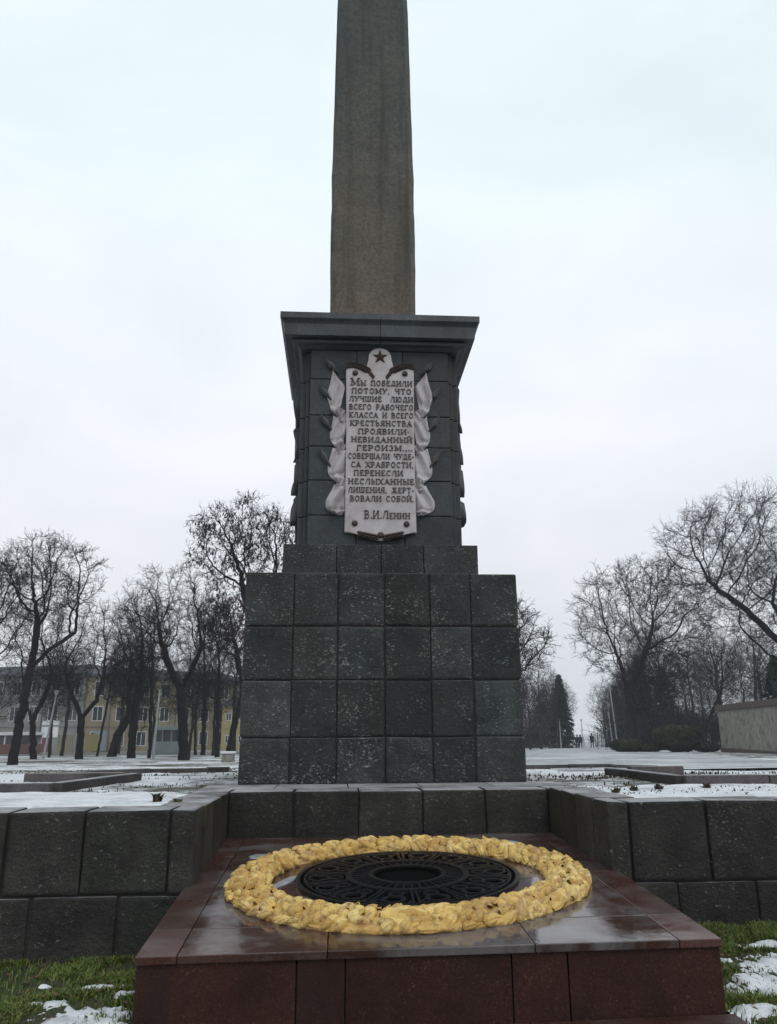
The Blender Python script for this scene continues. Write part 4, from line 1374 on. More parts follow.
t1 = T('bare_tree', 'tall bare tree nearest the left edge, trunk leaning right with a high umbrella crown', 1, (-13.29, 32.7),
  [(-13.12, 0, 3.03), (-13.0, .1, 5.0), (-12.95, 0, 6.0)], (-12.8, 0, 7.95), (2.35, 2.2, 2.0), .215,
  extra=[[(-13.1, 32.7, 4.2), (-12.3, 32.5, 5.0), (-11.3, 32.4, 5.7)]], group=GP, n_attr=480, twig=4)
T('bare_tree', 'dark bare tree cut by the left edge of the picture', 2, (-15.55, 36), [(-15.9, 0, 4.0)], (-16.2, 0, 7.2), (1.9, 2, 2.7), .2, group=GP, twig=4)
T('bare_tree', 'bare tree with a low forked trunk behind the pale lamp post', 3, (-17.9, 47.5), [(-18.2, 0, 2.4), (-18.9, 0, 4.2)], (-18.6, 0, 6.6), (2.1, 2, 3.4), .21,
  extra=[[(-18.2, 47.5, 2.4), (-17.5, 47.3, 4.2), (-17.3, 47.3, 5.2)]], group=GP)
T('bare_tree', 'bare tree with a wide V shaped fork before the yellow facade', 4, (-15.1, 46.7), [(-15.2, 0, 2.6), (-15.9, 0, 4.0), (-16.4, 0, 5.2)], (-15.3, 0, 6.6), (2.6, 2.4, 2.9), .24,
  extra=[[(-15.2, 46.7, 2.6), (-14.4, 46.6, 3.6), (-14.1, 46.6, 5.0)]], group=GP)
T('bare_tree', 'thin young bare tree leaning right before the yellow facade', 5, (-17.99, 60), [(-17.57, 0, 4.17)], (-17.4, 0, 5.8), (1.1, 1.1, 2.0), .10, group=GP, n_attr=160)
T('bare_tree', 'short crooked dark tree leaning right beside a double trunk', 6, (-15.9, 56), [(-15.6, 0, 1.6), (-14.9, 0, 3.0)], (-15.0, 0, 5.6), (1.7, 1.5, 2.7), .33, group=GP)
T('bare_tree', 'bare tree with a double trunk left of the tallest left trunk', 7, (-12.81, 49), [(-12.85, 0, 3.1), (-12.6, 0, 5.4)], (-12.9, 0, 7.4), (1.9, 1.8, 3.0), .27,
  extra=[[(-12.81, 49, .6), (-12.2, 49, 2.2), (-11.9, 49, 4.5)]], group=GP)
T('bare_tree', 'slim straight bare tree beside the pale pole', 8, (-11.6, 48.4), [(-11.8, 0, 4.6)], (-12.0, 0, 7.0), (1.2, 1.2, 2.9), .11, group=GP, n_attr=220)
T('bare_tree', 'stout dark bare tree with a broad spreading crown left of the pedestal', 9, (-8.18, 40.8), [(-8.35, 0, 2.2), (-8.55, 0, 3.84), (-9.2, 0, 5.0), (-9.7, 0, 6.2)], (-9.3, 0, 7.4), (3.1, 2.8, 3.0), .29,
  extra=[[(-8.55, 40.8, 3.84), (-8.0, 40.6, 4.9), (-7.6, 40.6, 6.0)], [(-8.2, 40.8, 1.4), (-7.55, 40.9, 2.6), (-7.7, 40.9, 4.0)]], group=GP, n_attr=620, twig=4)
T('bare_tree', 'slender bare tree behind the stout tree, trunk nearly straight', 10, (-10.68, 61.6), [(-10.81, 0, 4.95)], (-11.1, 0, 7.9), (1.6, 1.6, 4.0), .19, group=GP, n_attr=260)
T('bare_tree', 'slender bare tree between the stout tree and the pedestal', 11, (-7.96, 50.2), [(-8.08, 0, 4.95)], (-8.25, 0, 7.1), (1.3, 1.3, 3.4), .16, group=GP, n_attr=240)
T('brown_leaved_tree', 'leaning tree with a clump of purple brown dead leaves by the pedestal', 12, (-7.54, 52), [(-7.2, 0, 2.4), (-6.75, 0, 4.4)], (-7.9, 0, 8.7), (2.3, 2.0, 2.3), .24,
  leaves=('brownleaf', 2600, .13, .055), group=GP)
T('pod_tree', 'tall bare tree hung with dark seed pods rising behind the pedestal left side', 13, (-3.75, 36), [(-4.1, 0, 4.6), (-4.75, 0, 7.0), (-5.1, 0, 8.4)], (-5.2, 0, 10.3), (2.85, 2.6, 2.35), .26,
  extra=[[(-4.1, 36, 4.6), (-3.6, 35.8, 6.8), (-3.5, 35.8, 8.4)]], leaves=('pod', 1500, .20, .035), group=GP, n_attr=480)
T('bare_tree', 'bare tree mostly hidden by the pedestal, twigs showing on its right', 14, (5.3, 30), [(5.5, 0, 3.2)], (5.9, 0, 5.0), (1.75, 1.6, 1.9), .16, group=GR, n_attr=300)
T('bare_tree', 'large bare tree with a rounded crown behind the clipped round bush', 15, (22.69, 62), [(22.6, 0, 3.0), (22.3, 0, 4.9), (21.9, 0, 7.4)], (24.0, 0, 10.0), (6.1, 5, 5.6), .42,
  extra=[[(22.3, 62, 4.9), (23.5, 61.6, 6.6), (24.2, 61.5, 8.6)]], group=GR, n_attr=1100, twig=5, tk=1.7, rt=.014)
T('bare_tree', 'biggest bare tree at the right edge, long limbs sweeping left', 16, (29.8, 51.5), [(30.3, 0, 4.96), (29.9, 0, 8.0), (29.3, 0, 10.2)], (27.9, -1, 12.4), (7.0, 5.5, 5.4), .40,
  extra=[[(30.1, 51.5, 6.4), (27.5, 51, 9.2), (24.5, 51, 11.6)], [(30.3, 51.5, 5.4), (27.9, 50.6, 6.6), (26.2, 50.5, 8.4)]], group=GR, n_attr=1500, twig=5, tk=1.6, rt=.013)
T('bare_tree', 'thin crooked dark tree leaning right beside the concrete wall', 17, (28.1, 62), [(28.2, 0, 1.6), (30.0, 0, 4.7)], (30.5, 0, 6.6), (1.6, 1.4, 2.6), .17, group=GR, n_attr=180)

# generic trees, copied for the woods behind
def proto(seed, h, w, x):
    return tree('bare_tree', 'bare leafless tree', seed, [[(x, 140, gz(140)), (x + .3, 140, gz(140) + h * .38), (x + .1, 140, gz(140) + h * .55)]],
                (x, 140, gz(140) + h * .66), (w, w, h * .36), h * .016, rt=.010, n_attr=430, m='bark2', twl=1.2, twig=3, tk=1.25)
protos = [proto(31, 12, 3.0, 60), proto(32, 13, 2.6, 66), proto(33, 11, 3.4, 72), proto(34, 14, 2.9, 78)]
for p, l in zip(protos, ('rightmost', 'second', 'third', 'fourth')):
    tag(p, 'bare misty tree deep in the woods right of the alley', 'tree', 'bare trees in the misty woods right of the alley')
r_ = random.Random(5)
WL = 'bare tree in the row standing before the yellow building'
for i, (x, y, s) in enumerate([(-36, 62, .85), (-29, 55, .7), (-24.5, 58, .62), (-21.5, 63, .72), (-19.3, 54, .6), (-16.2, 63, .7), (-13.6, 57, .62), (-11.5, 63, .66), (-6.9, 60, .7), (-5.6, 55, .6), (-8.9, 46, .55), (-31, 66, .9), (-25.5, 72, .9), (-20.5, 75, .9), (-14.5, 74, .9),
                               (-10.2, 76, .95), (-6.4, 70, .9), (-4.5, 64, .9), (-9.4, 58, .75), (-2.0, 60, .9)]):
    copy_tree(protos[i % 4], (x, y, gz(y)), r_.uniform(0, 6.28), s * .92, WL, 'bare trees before the yellow building')
AL = 'bare tree in the misty woods left of the alley'
for i, (x, y, s) in enumerate([(16.5, 78, .75), (20.5, 88, .8), (23.5, 95, .85), (27.4, 102, .8), (24, 112, 1.0), (30.4, 118, .85), (35.0, 124, .75), (19, 96, .85), (22.5, 104, .85), (26.2, 124, .95), (29.2, 110, .8), (33, 135, .95), (38, 140, .8), (43, 158, .9), (34, 155, 1.0)]):
    copy_tree(protos[(i + 1) % 4], (x, y, gz(y)), r_.uniform(0, 6.28), s * .95, AL, 'bare trees in the misty woods left of the alley')
RL = 'bare tree in the dark dense woods right of the alley'
for i, (x, y, s) in enumerate([(31.0, 78, .95), (32.6, 80, 1.0), (36.0, 75, .95), (39.5, 82, 1.0), (41, 72, .95), (34.0, 88, 1.0), (38.6, 96, 1.0), (45, 84, 1.05), (43, 98, 1.05), (48.5, 90, 1.05),
                               (37.2, 101, .85), (39.0, 109, .85), (42.2, 121, .85), (35.6, 94, .8), (42.5, 128, .9), (40.5, 108, 1.0), (44.5, 124, 1.0), (50, 112, 1.1), (54, 104, 1.1), (49, 134, 1.0), (53, 150, 1.0), (60, 130, 1.1), (39, 64, .85), (44, 66, .9)]):
    copy_tree(protos[(i + 2) % 4], (x, y, gz(y)), r_.uniform(0, 6.28), s, RL, 'bare trees in the dark woods right of the alley')

# conifers
def conifer(label, seed, x, y, h, rb, n=3200, group='spruces along the alley'):
    r = np.random.default_rng(seed)
    root = empty('spruce_tree', (x, y, gz(y)))
    tag(root, label, 'tree', group)
    bm = bmesh.new(); cyl(bm, (0, 0, -.1), h * .016, h * .98, 8, .02)
    bm_obj('trunk', bm, M['bark'], root)
    t = r.random(n) ** .8
    lay = np.round(t * 16) / 16 + r.normal(0, .012, n)
    lay = np.clip(lay, .03, .99)
    az = r.uniform(0, 2 * PI, n)
    rr = (1 - lay) ** .85 * rb * (.25 + .75 * np.sqrt(r.random(n))) * (1 + .18 * np.sin(az * 3 + lay * 20))
    c = np.stack([np.cos(az) * rr, np.sin(az) * rr, lay * h - rr * .35], 1)
    out = np.stack([np.cos(az), np.sin(az), -.45 + r.normal(0, .3, n)], 1)
    sd = np.stack([-np.sin(az), np.cos(az), r.normal(0, .5, n)], 1)
    l = (h * .035 * r.uniform(.6, 1.5, n))[:, None]
    V = np.stack([c - out * l * .4, c + sd * l * .35, c + out * l, c - sd * l * .35], 1).reshape(-1, 3)
    mesh_obj('foliage', V, np.arange(n * 4).reshape(-1, 4), M['needle'], root)
conifer('dark pointed spruce left of the alley behind the thin pole', 1, 29.2, 106, 9.6, 2.0, 5200)
conifer('dark narrow spruce on the right side of the alley mouth', 2, 40.4, 116, 8.8, 2.0)
conifer('dark evergreen at the right edge above the concrete wall', 3, 33.6, 60, 7.2, 2.3, 4200)
conifer('dark spruce in the woods behind the large rounded tree', 4, 31.0, 82, 9.5, 2.6, 4200)
conifer('broad dark spruce in the woods above the clipped bush', 5, 35.2, 86, 8.6, 2.8, 4200)
conifer('small dark spruce at the far end of the alley left side', 6, 36.2, 142, 7.5, 2.0)

def bush(name, label, x, y, rx, ry, h, n, leaf, seed, flat=1.0, cat='bush', stem=.0):
    r = np.random.default_rng(seed)
    root = empty(name, (x, y, gz(y)))
    tag(root, label, cat, 'evergreen bushes by the path')
    bm = bmesh.new()
    for k in range(5):
        a = 2 * PI * k / 5
        p = [Vector((0, 0, -.05)), Vector((math.cos(a) * rx * .4, math.sin(a) * ry * .4, h * .35)), Vector((math.cos(a) * rx * .7, math.sin(a) * ry * .7, h * .6))]
        V, F = segs_mesh(np.array(p[:2]), np.array(p[1:]), np.array([.05, .035]), np.array([.035, .015]), 5)
        vv = [bm.verts.new(q) for q in V]
        for f in F: bm.faces.new([vv[i] for i in f])
    bm_obj('stems', bm, M['bark'], root)
    u = r.normal(size=(n, 3)); u /= np.linalg.norm(u, axis=1)[:, None]
    q = .72 + .28 * r.random(n) ** .5
    q *= np.where(r.random(n) < .22, r.uniform(.3, 1, n), 1)
    nz = np.array([mnoise.noise((a * 2.3 + seed, b * 2.3, c * 2.3)) for a, b, c in u]) * .13 + 1
    z = np.sign(u[:, 2]) * np.abs(u[:, 2]) ** flat
    c = np.stack([u[:, 0] * rx * q * nz, u[:, 1] * ry * q * nz, h * .5 + z * h * .5 * q * nz], 1)
    if name == 'clipped_bush':         # trimmed: overhanging flat crown, narrower foot
        f_ = np.clip((c[:, 2] / h - .15) / .4, 0, 1); c[:, :2] *= (.68 + .32 * f_)[:, None]
    c[:, 2] = np.maximum(c[:, 2], .04)
    a1 = r.normal(size=(n, 3)); a1 /= np.linalg.norm(a1, axis=1)[:, None]
    a2 = np.cross(a1, u); a2 /= np.maximum(np.linalg.norm(a2, axis=1), 1e-6)[:, None]
    l = (leaf * r.uniform(.6, 1.4, n))[:, None]
    V = np.stack([c - a1 * l, c + a2 * l * .5, c + a1 * l, c - a2 * l * .5], 1).reshape(-1, 3)
    mesh_obj('foliage', V, np.arange(n * 4).reshape(-1, 4), M['yew'], root)
bush('clipped_bush', 'clipped round evergreen bush with a domed flat top near the concrete wall', 23.85, 56.8, 1.8, 1.6, 1.9, 9000, .10, 1, .55)
bush('juniper_bush', 'low spreading juniper left of the clipped round bush', 20.7, 58.5, 1.3, 1.2, .95, 4200, .10, 2, .9)
bush('juniper_bush', 'low dark juniper right at the foot of the clipped bush', 25.6, 56.2, 1.0, .9, .62, 2600, .09, 3, .9)
bush('juniper_bush', 'low dark juniper between the spreading juniper and the clipped bush', 22.1, 58.0, .9, .9, .55, 2400, .09, 4, .9)
# underwood that reads as one dark mass
def underwood(name, pts, seed, m):
    r = np.random.default_rng(seed)
    S0, S1 = [], []
    for x, y, w, h, n in pts:
        a = np.stack([x + r.normal(0, w, n), y + r.normal(0, w, n), np.full(n, gz(y) - .05)], 1)
        hh = h * r.uniform(.4, 1.1, n)
        b = a + np.stack([r.normal(0, .16, n) * hh, r.normal(0, .16, n) * hh, hh], 1)
        S0.append(a); S1.append(b)
        for k in range(3):
            f = r.uniform(.35, 1, n)[:, None]
            p = a * (1 - f) + b * f
            q = p + np.stack([r.normal(0, .22, n) * hh, r.normal(0, .22, n) * hh, r.uniform(.05, .35, n) * hh], 1)
            S0.append(p); S1.append(q)
    P0, P1 = np.vstack(S0), np.vstack(S1)
    V, F = segs_mesh(P0, P1, np.full(len(P0), .022), np.full(len(P0), .008))
    tag(mesh_obj(name, V, F, m), kind='stuff')
underwood('underwood', [(30 + i * 2.2, 72 + (i % 3) * 5, 2.2, 3.6, 190) for i in range(9)] + [(25 + i * 1.5, 112 + i * 5, 2.2, 3, 150) for i in range(5)] +
          [(42 + i * 2.5, 118 + i * 6, 2.5, 3.2, 160) for i in range(5)], 3, M['twig'])
# far wood closing the view
def far_wood(seed):
    r = np.random.default_rng(seed)
    S0, S1, R0, R1 = [], [], [], []
    for i in range(900):
        x = r.uniform(-140, 190); y = r.uniform(150, 240)
        if abs((x - 46) - (y - 150) * .31) < 5: y += 90
        h = r.uniform(8, 13)
        b = np.array([x, y, -.7]); t = b + (r.normal(0, .5), r.normal(0, .5), h * .55)
        S0.append(b); S1.append(t); R0.append(.2); R1.append(.1)
        for k in range(26):
            f = r.uniform(.35, 1); p = b + (t - b) * f
            d = np.array([r.normal(0, 1), r.normal(0, 1), r.uniform(.4, 1.5)]); d /= np.linalg.norm(d)
            q = p + d * h * r.uniform(.15, .45)
            S0.append(p); S1.append(q); R0.append(.07); R1.append(.02)
    V, F = segs_mesh(np.array(S0), np.array(S1), np.array(R0), np.array(R1))
    tag(mesh_obj('far_wood', V, F, M['bark2']), kind='stuff')
far_wood(8)

# ------------------------------------------------------------------ buildings and small structures
def facade(name, label, A, Bp, z0, z1, roof_h, wallm, floors, colsn, depth=11, win=(1.45, 1.9), skip=()):
    A, Bp = Vector(A), Vector(Bp)
    root = empty(name, (A.x, A.y, z0), math.atan2(Bp.y - A.y, Bp.x - A.x))
    tag(root, label, 'building')
    Lg = (Bp - A).length; H = z1 - z0
    bm = bmesh.new(); box(bm, 0, Lg, 0, depth, -1.5, H)
    bm_obj('wall', bm, wallm, root)
    bm = bmesh.new()
    box(bm, -.35, Lg + .35, -.45, depth + .4, H + .002, H + .32)
    pts = [(0 - .2, -.3), (Lg + .2, -.3), (Lg + .2, depth + .3), (-.2, depth + .3)]
    lo = [bm.verts.new((x, y, H + .325)) for x, y in pts]
    hi = [bm.verts.new((x, y, H + .325 + roof_h)) for x, y in ((2.2, depth * .45), (Lg - 2.2, depth * .45), (Lg - 2.2, depth * .55), (2.2, depth * .55))]
    bm.faces.new(lo); bm.faces.new(hi)
    for i in range(4): bm.faces.new((lo[i], lo[(i + 1) % 4], hi[(i + 1) % 4], hi[i]))
    bm_obj('roof', bm, M['roof'], root)
    bm = bmesh.new()
    for f in range(1, floors): box(bm, -.05, Lg + .05, -.14, -.002, H / floors * f + .02, H / floors * f + .22)
    bm_obj('string_course', bm, wallm, root)
    for c in range(1, colsn, 3):
        bm = bmesh.new(); cyl(bm, (Lg * c / colsn, -.28, -.2), .07, H - .1, 8); bm_obj('drainpipe', bm, M['roof'], root)
    fh = H / floors
    for f in range(floors):
        for c in range(colsn):
            if (f, c) in skip: continue
            x = Lg * (c + .5) / colsn; zc = fh * (f + .52)
            w_, h_ = win
            bm = bmesh.new()
            t = .10
            box(bm, x - w_ / 2, x - w_ / 2 + t, -.06, .05, zc - h_ / 2, zc + h_ / 2)
            box(bm, x + w_ / 2 - t, x + w_ / 2, -.06, .05, zc - h_ / 2, zc + h_ / 2)
            box(bm, x - w_ / 2 + t, x + w_ / 2 - t, -.06, .05, zc - h_ / 2, zc - h_ / 2 + t)
            box(bm, x - w_ / 2 + t, x + w_ / 2 - t, -.06, .05, zc + h_ / 2 - t, zc + h_ / 2)
            box(bm, x - .04, x + .04, -.05, .04, zc - h_ / 2 + t, zc + h_ / 2 - t)
            fr = bm_obj('window', bm, M['frame'], root)
            bm = bmesh.new(); box(bm, x - w_ / 2 + t, x + w_ / 2 - t, -.022, .01, zc - h_ / 2 + t, zc + h_ / 2 - t)
            bm_obj('pane', bm, M['glass'], fr)
    return root, Lg, H
g1, Lg, H = facade('grey_building', 'long grey three storey building behind the trees at the left edge', (-58, 112), (-33.4, 105.1), -.45, 9.2, 1.5, M['greywall'], 3, 9, skip=((0, 7), (0, 8)))
bm = bmesh.new(); box(bm, Lg - 5.6, Lg - 3.2, -.12, -.003, 1.9, 4.0); bm_obj('signboard', bm, M['whitepaint'], g1)
bm = bmesh.new(); box(bm, Lg - 6.9, Lg - 4.3, -.10, -.003, -.2, 1.85); bm_obj('shop_front', bm, M['maroon'], g1)
bm = bmesh.new(); box(bm, Lg - 3.1, Lg - 1.0, -.10, -.003, -.2, 2.2); bm_obj('shop_door', bm, M['yellowwall'], g1)
g2, Lg, H = facade('yellow_building', 'long faded yellow building with a dark roof behind the left trees', (-33.0, 105), (-13.9, 122), -.45, 9.1, 1.4, M['yellowwall'], 3, 8)
bm = bmesh.new(); box(bm, 1.3, 3.2, -.12, -.003, .2, 2.7); bm_obj('shop_sign', bm, M['bluepaint'], g2)
bm = bmesh.new(); box(bm, 3.4, 5.2, -.10, -.003, .1, 1.3); bm_obj('shop_front', bm, M['redpanel'], g2)
g3, Lg, H = facade('yellow_house', 'small bright yellow house seen between trunks close to the pedestal', (-17.2, 116), (-13.6, 116.6), -.55, 5.6, 1.1, M['yellowpaint'], 2, 2, depth=5, win=(.8, 1.1))

def kiosk(name, label, x0, x1, y, z0, h, upper, lower, roofm, d=2.2):
    root = empty(name, (x0, y, z0)); tag(root, label, 'kiosk')
    w_ = x1 - x0
    bm = bmesh.new(); box(bm, 0, w_, 0, d, -.2, h * .45); bm_obj('base_panel', bm, lower, root)
    bm = bmesh.new()
    for x in np.linspace(0, w_ - .12, 4): box(bm, x, x + .12, .01, .13, h * .452, h * .86)
    box(bm, 0, w_, d - .12, d - .01, h * .452, h * .86)
    bm_obj('posts', bm, upper, root)
    bm = bmesh.new(); box(bm, .12, w_ - .12, .05, .09, h * .454, h * .858); bm_obj('window', bm, M['glass'], root)
    bm = bmesh.new(); box(bm, -.15, w_ + .15, -.2, d + .15, h * .862, h, .02); bm_obj('roof', bm, roofm, root)
kiosk('street_kiosk', 'low kiosk with white top and red lower panels at the left edge', -33.2, -29.2, 78, gz(78), 2.0, M['whitepaint'], M['redpanel'], M['whitepaint'])
kiosk('street_kiosk', 'pale teal kiosk between trunks before the yellow building', -16.6, -14.2, 71, gz(71), 2.3, M['tealwall'], M['tealwall'], M['tealwall'])
# bright yellow advertising board
root = empty('advert_board', (-23.2, 76, gz(76))); tag(root, 'bright yellow advertising board standing by the maroon shop front', 'sign board')
bm = bmesh.new(); box(bm, -.55, .55, -.05, .05, .25, 1.75, .01); bm_obj('panel', bm, M['yellowpaint'], root)
for s in (-.5, .5):
    bm = bmesh.new(); box(bm, s - .03, s + .03, .052, .1, -.1, 1.6); bm_obj('leg', bm, M['galv'], root)

# concrete wall with a brown cap at the right edge
bw = empty('concrete_wall', (25.97, 54.7, gz(54.7)), math.atan2(44.2 - 54.7, 24.03 - 25.97)); tag(bw, 'stained pale concrete wall with a brown cap at the right edge', 'wall')
bm = bmesh.new(); box(bm, 0, 17.5, 0, 3.0, -.5, 2.75)
bm_obj('wall_panel', bm, M['concrete'], bw)
bm = bmesh.new()
box(bm, -.06, 17.6, -.14, 3.1, 2.752, 3.12, .02)
bm_obj('roof_cap', bm, M['capbrown'], bw)
bm = bmesh.new(); box(bm, -.02, 17.52, -.06, -.002, -.5, .28, .01); bm_obj('plinth', bm, M['capbrown'], bw)

# white concrete block beside the pedestal
root = empty('concrete_block', (-5.25, 35, gz(35))); tag(root, 'small whitish concrete block on the ground left of the pedestal', 'block')
bm = bmesh.new(); box(bm, -.26, .26, -.2, .2, -.05, .34, .025); bm_obj('body', bm, M['concrete'], root)
bm = bmesh.new(); box(bm, -.30, .30, -.24, .24, .342, .43, .02); bm_obj('lid', bm, M['whitepaint'], root)

# poles and lamps
def lamp(label, x, y, h, lean=(0, 0), r=.07, head=True, name='lamp_post'):
    root = empty(name, (x, y, gz(y))); tag(root, label, 'lamp post' if head else 'pole', 'poles in the park')
    bm = bmesh.new()
    cyl(bm, (0, 0, -.1), r, h + .1, 10, r * .6)
    for v in bm.verts: v.co.x += lean[0] * max(0, v.co.z) / h; v.co.y += lean[1] * max(0, v.co.z) / h
    bm_obj('post', bm, M['galv'], root)
    if head:
        bm = bmesh.new(); cyl(bm, (lean[0], lean[1], h + .001), .05, .08, 10, .10); cyl(bm, (lean[0], lean[1], h + .082), .10, .14, 12, .14); cyl(bm, (lean[0], lean[1], h + .223), .16, .06, 12, .04)
        bm_obj('lamp_head', bm, M['galv'], root)
lamp('pale lamp post leaning slightly right in front of the grey building', -17.4, 47.6, 3.55, (.35, 0), .075)
lamp('pale thin pole without a lamp between the double trunk and stout tree', -11.3, 48.0, 3.9, (.1, 0), .075, False, 'steel_pole')
lamp('tall pale lamp post leaning left beside the juniper at the alley mouth', 30.0, 87, 6.6, (-.40, 0), .10)
lamp('pale post without a lamp just left of the tall leaning lamp post', 29.1, 86, 3.9, (-.2, 0), .09, False, 'steel_pole')
lamp('thin pale pole left of the alley in front of the spruce', 28.4, 104, 3.6, (0, 0), .09, False, 'steel_pole')
lamp('small lamp post far down the alley on its right side', 35.6, 118, 3.8, (0, 0), .08)

# people far down the alley
def person(label, x, y, h, coat, seed, turn):
    root = empty('person', (x, y, gz(y)), turn); tag(root, label, 'person', 'people walking in the alley')
    s = h / 1.75
    J = [(0, 0, .95), (0, 0, 1.20), (0, .01, 1.42), (0, 0, 1.52), (0, -.01, 1.66),
         (.10, 0, .92), (.11, -.10, .50), (.11, -.16, .08), (.11, -.28, .03), (-.10, 0, .92), (-.11, .06, .50), (-.11, .20, .10), (-.11, .09, .04),
         (.19, 0, 1.40), (.24, .05, 1.12), (.25, -.03, .86), (.25, -.06, .78), (-.19, 0, 1.40), (-.24, -.06, 1.12), (-.25, -.16, .88), (-.25, -.20, .80)]
    E_ = [(0, 1), (1, 2), (2, 3), (3, 4), (0, 5), (5, 6), (6, 7), (7, 8), (0, 9), (9, 10), (10, 11), (11, 12), (2, 13), (13, 14), (14, 15), (15, 16), (2, 17), (17, 18), (18, 19), (19, 20)]
    Rr = [.15, .15, .16, .065, .10, .10, .07, .05, .04, .10, .07, .05, .04, .075, .055, .042, .04, .075, .055, .042, .04]
    me = bpy.data.meshes.new('body'); me.from_pydata([tuple(c * s for c in p) for p in J], E_, [])
    o = bpy.data.objects.new('body', me); COL.objects.link(o)
    md = o.modifiers.new('Skin', 'SKIN'); o.modifiers.new('Sub', 'SUBSURF').levels = 1
    for v, q in zip(me.skin_vertices[0].data, Rr): v.radius = (q * s, q * s)
    me.skin_vertices[0].data[0].use_root = True
    dg = bpy.context.evaluated_depsgraph_get(); dg.update()
    nm = bpy.data.meshes.new_from_object(o.evaluated_get(dg))
    o.modifiers.clear(); o.data = nm; nm.materials.clear(); nm.materials.append(coat); o.parent = root
    bm = bmesh.new()      # coat skirt over the hips
    prof_ = [(.19, .70), (.20, .90), (.185, 1.15), (.20, 1.36), (.10, 1.48)]
    rg = [[bm.verts.new((r * s * math.cos(t) * 1.1, r * s * math.sin(t) * .85, z * s)) for t in np.linspace(0, 2 * PI, 13)[:-1]] for r, z in prof_]
    for a, b in zip(rg[:-1], rg[1:]):
        for i in range(12): bm.faces.new((a[i], a[(i + 1) % 12], b[(i + 1) % 12], b[i]))
    bm_obj('coat', bm, coat, root, True)
    bm = bmesh.new(); bmesh.ops.create_uvsphere(bm, u_segments=10, v_segments=8, radius=.118 * s, matrix=Matrix.Translation((0, 0, 1.70 * s)) @ Matrix.Diagonal((.95, 1.05, .85, 1)))
    bm_obj('hat', bm, coat, root, True)
person('person in a dark coat walking nearest in the alley, rightmost of three', 30.95, 99, 1.78, M['coat_dark'], 1, .1)
person('person in a navy coat walking in the alley, leftmost of three', 29.7, 101, 1.62, M['coat_blue'], 2, 2.9)
person('person in a dark coat walking in the alley, middle of three', 30.4, 102, 1.66, M['coat_dark'], 3, 3.1)

# ------------------------------------------------------------------ air
bm = bmesh.new(); box(bm, -330, 330, -40, 420, -4, 20.5)
hz = bm_obj('haze', bm)
hm = bpy.data.materials.new('winter haze'); hm.use_nodes = True
nt = hm.node_tree
for n in list(nt.nodes): nt.nodes.remove(n)
out = nt.nodes.new('ShaderNodeOutputMaterial'); pv = nt.nodes.new('ShaderNodeVolumePrincipled')
pv.inputs['Color'].default_value = (.93, .95, 1, 1)
pv.inputs['Density'].default_value = .00055
pv.inputs['Anisotropy'].default_value = .2
nt.links.new(pv.outputs[0], out.inputs['Volume'])
hz.data.materials.append(hm)
tag(hz, kind='stuff')

# ------------------------------------------------------------------ sky and light
wd_ = bpy.data.worlds.new('World'); scene.world = wd_; wd_.use_nodes = True
nt = wd_.node_tree
bg = nt.nodes['Background']
SUN_EL, SUN_AZ = math.radians(48), math.radians(150)       # azimuth clockwise from +Y
sky = N(nt, 'ShaderNodeTexSky', sky_type='NISHITA')
sky.sun_disc = False
sky.sun_elevation = SUN_EL; sky.sun_rotation = SUN_AZ
sky.air_density = 1.0; sky.dust_density = 6.0; sky.ozone_density = 1.0
hs = N(nt, 'ShaderNodeHueSaturation'); hs.inputs['Saturation'].default_value = .35
L(nt, sky.outputs[0], hs.inputs['Color'])
tc = N(nt, 'ShaderNodeTexCoord')
sep = N(nt, 'ShaderNodeSeparateXYZ'); L(nt, tc.outputs['Generated'], sep.inputs[0])
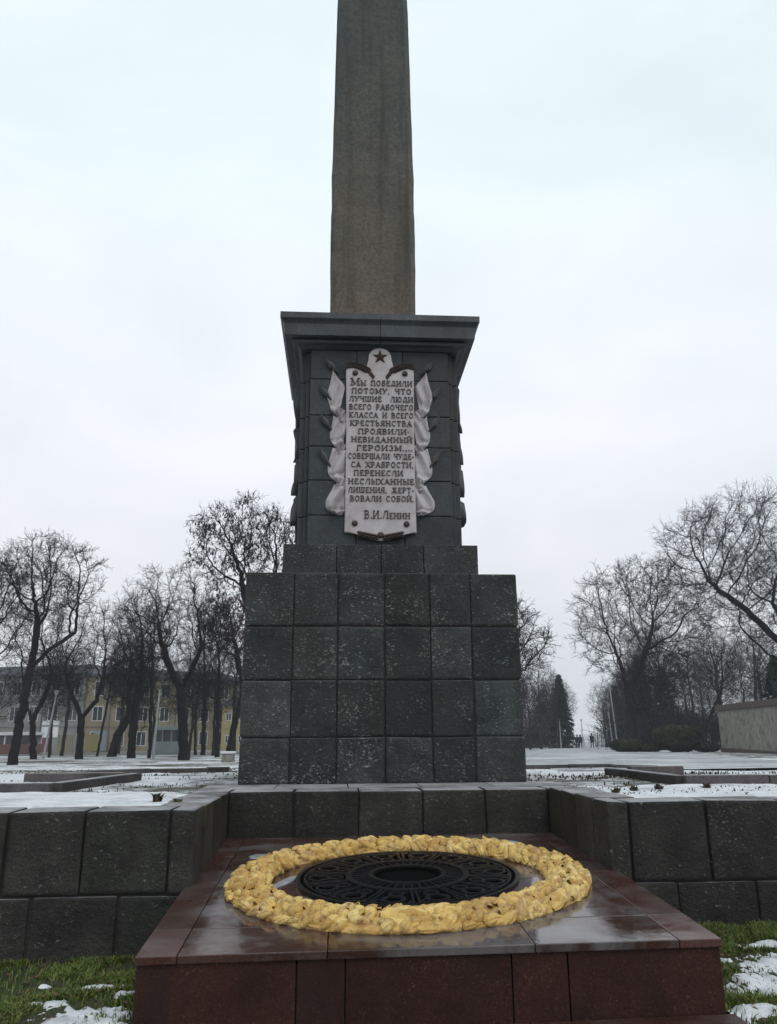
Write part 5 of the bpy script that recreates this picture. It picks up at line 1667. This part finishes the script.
# overcast deck: height gradient and soft cloud mottling (values in units of the 0.1 background strength)
grad = ramp(nt, sep.outputs['Z'], [(0.0, (7.6, 7.9, 8.3)), (.14, (8.8, 9.05, 9.5)), (.36, (10.0, 10.2, 10.9)), (.62, (9.5, 10.6, 11.0)), (1, (8.6, 9.7, 10.2))])
mp = N(nt, 'ShaderNodeMapping'); mp.inputs['Scale'].default_value = (1.6, 1.6, 3.2)
L(nt, tc.outputs['Generated'], mp.inputs['Vector'])
cl_ = noise(nt, mp.outputs['Vector'], 1.5, 5, .5, .5)
cloud = mix(nt, 1, grad, ramp(nt, cl_, [(.3, (.90, .93, .945)), (.68, (1.05, 1.045, 1.035))]), 'MULTIPLY')
m_ = mix(nt, .90, hs.outputs[0], cloud)
L(nt, m_, bg.inputs['Color'])
bg.inputs['Strength'].default_value = .1
sd = bpy.data.lights.new('sun', 'SUN'); sd.energy = .6; sd.angle = math.radians(25); sd.color = (1, .97, .92)
so = bpy.data.objects.new('sun', sd); COL.objects.link(so)
dv = Vector((math.sin(SUN_AZ) * math.cos(SUN_EL), math.cos(SUN_AZ) * math.cos(SUN_EL), math.sin(SUN_EL)))
so.rotation_euler = (-dv).to_track_quat('-Z', 'Y').to_euler()
so.location = (10, -10, 18)

# ------------------------------------------------------------------ camera
cd = bpy.data.cameras.new('camera'); co = bpy.data.objects.new('camera', cd); COL.objects.link(co)
cd.sensor_fit = 'VERTICAL'; cd.sensor_height = 24; cd.lens = 775.7 / 1024 * 24
cd.clip_start = .05; cd.clip_end = 3000
p_, y_, ro = math.radians(15.95), math.radians(3.644), math.radians(.366)
fw = Vector((math.sin(y_) * math.cos(p_), math.cos(y_) * math.cos(p_), math.sin(p_)))
rt_ = Vector((math.cos(y_), -math.sin(y_), 0)); up = rt_.cross(fw)
rt2 = rt_ * math.cos(ro) - up * math.sin(ro); up2 = rt2.cross(fw)
mw = Matrix((rt2, up2, -fw)).transposed().to_4x4(); mw.translation = Vector((-.567, 0, 1.65))
co.matrix_world = mw
scene.camera = co
scene.view_settings.view_transform = 'Standard'
scene.view_settings.look = 'None'
scene.view_settings.exposure = 0
scene.view_settings.gamma = 1
scene.cycles.max_bounces = 6
scene.cycles.diffuse_bounces = 3
scene.cycles.glossy_bounces = 3
scene.cycles.volume_bounces = 1
scene.cycles.use_denoising = True
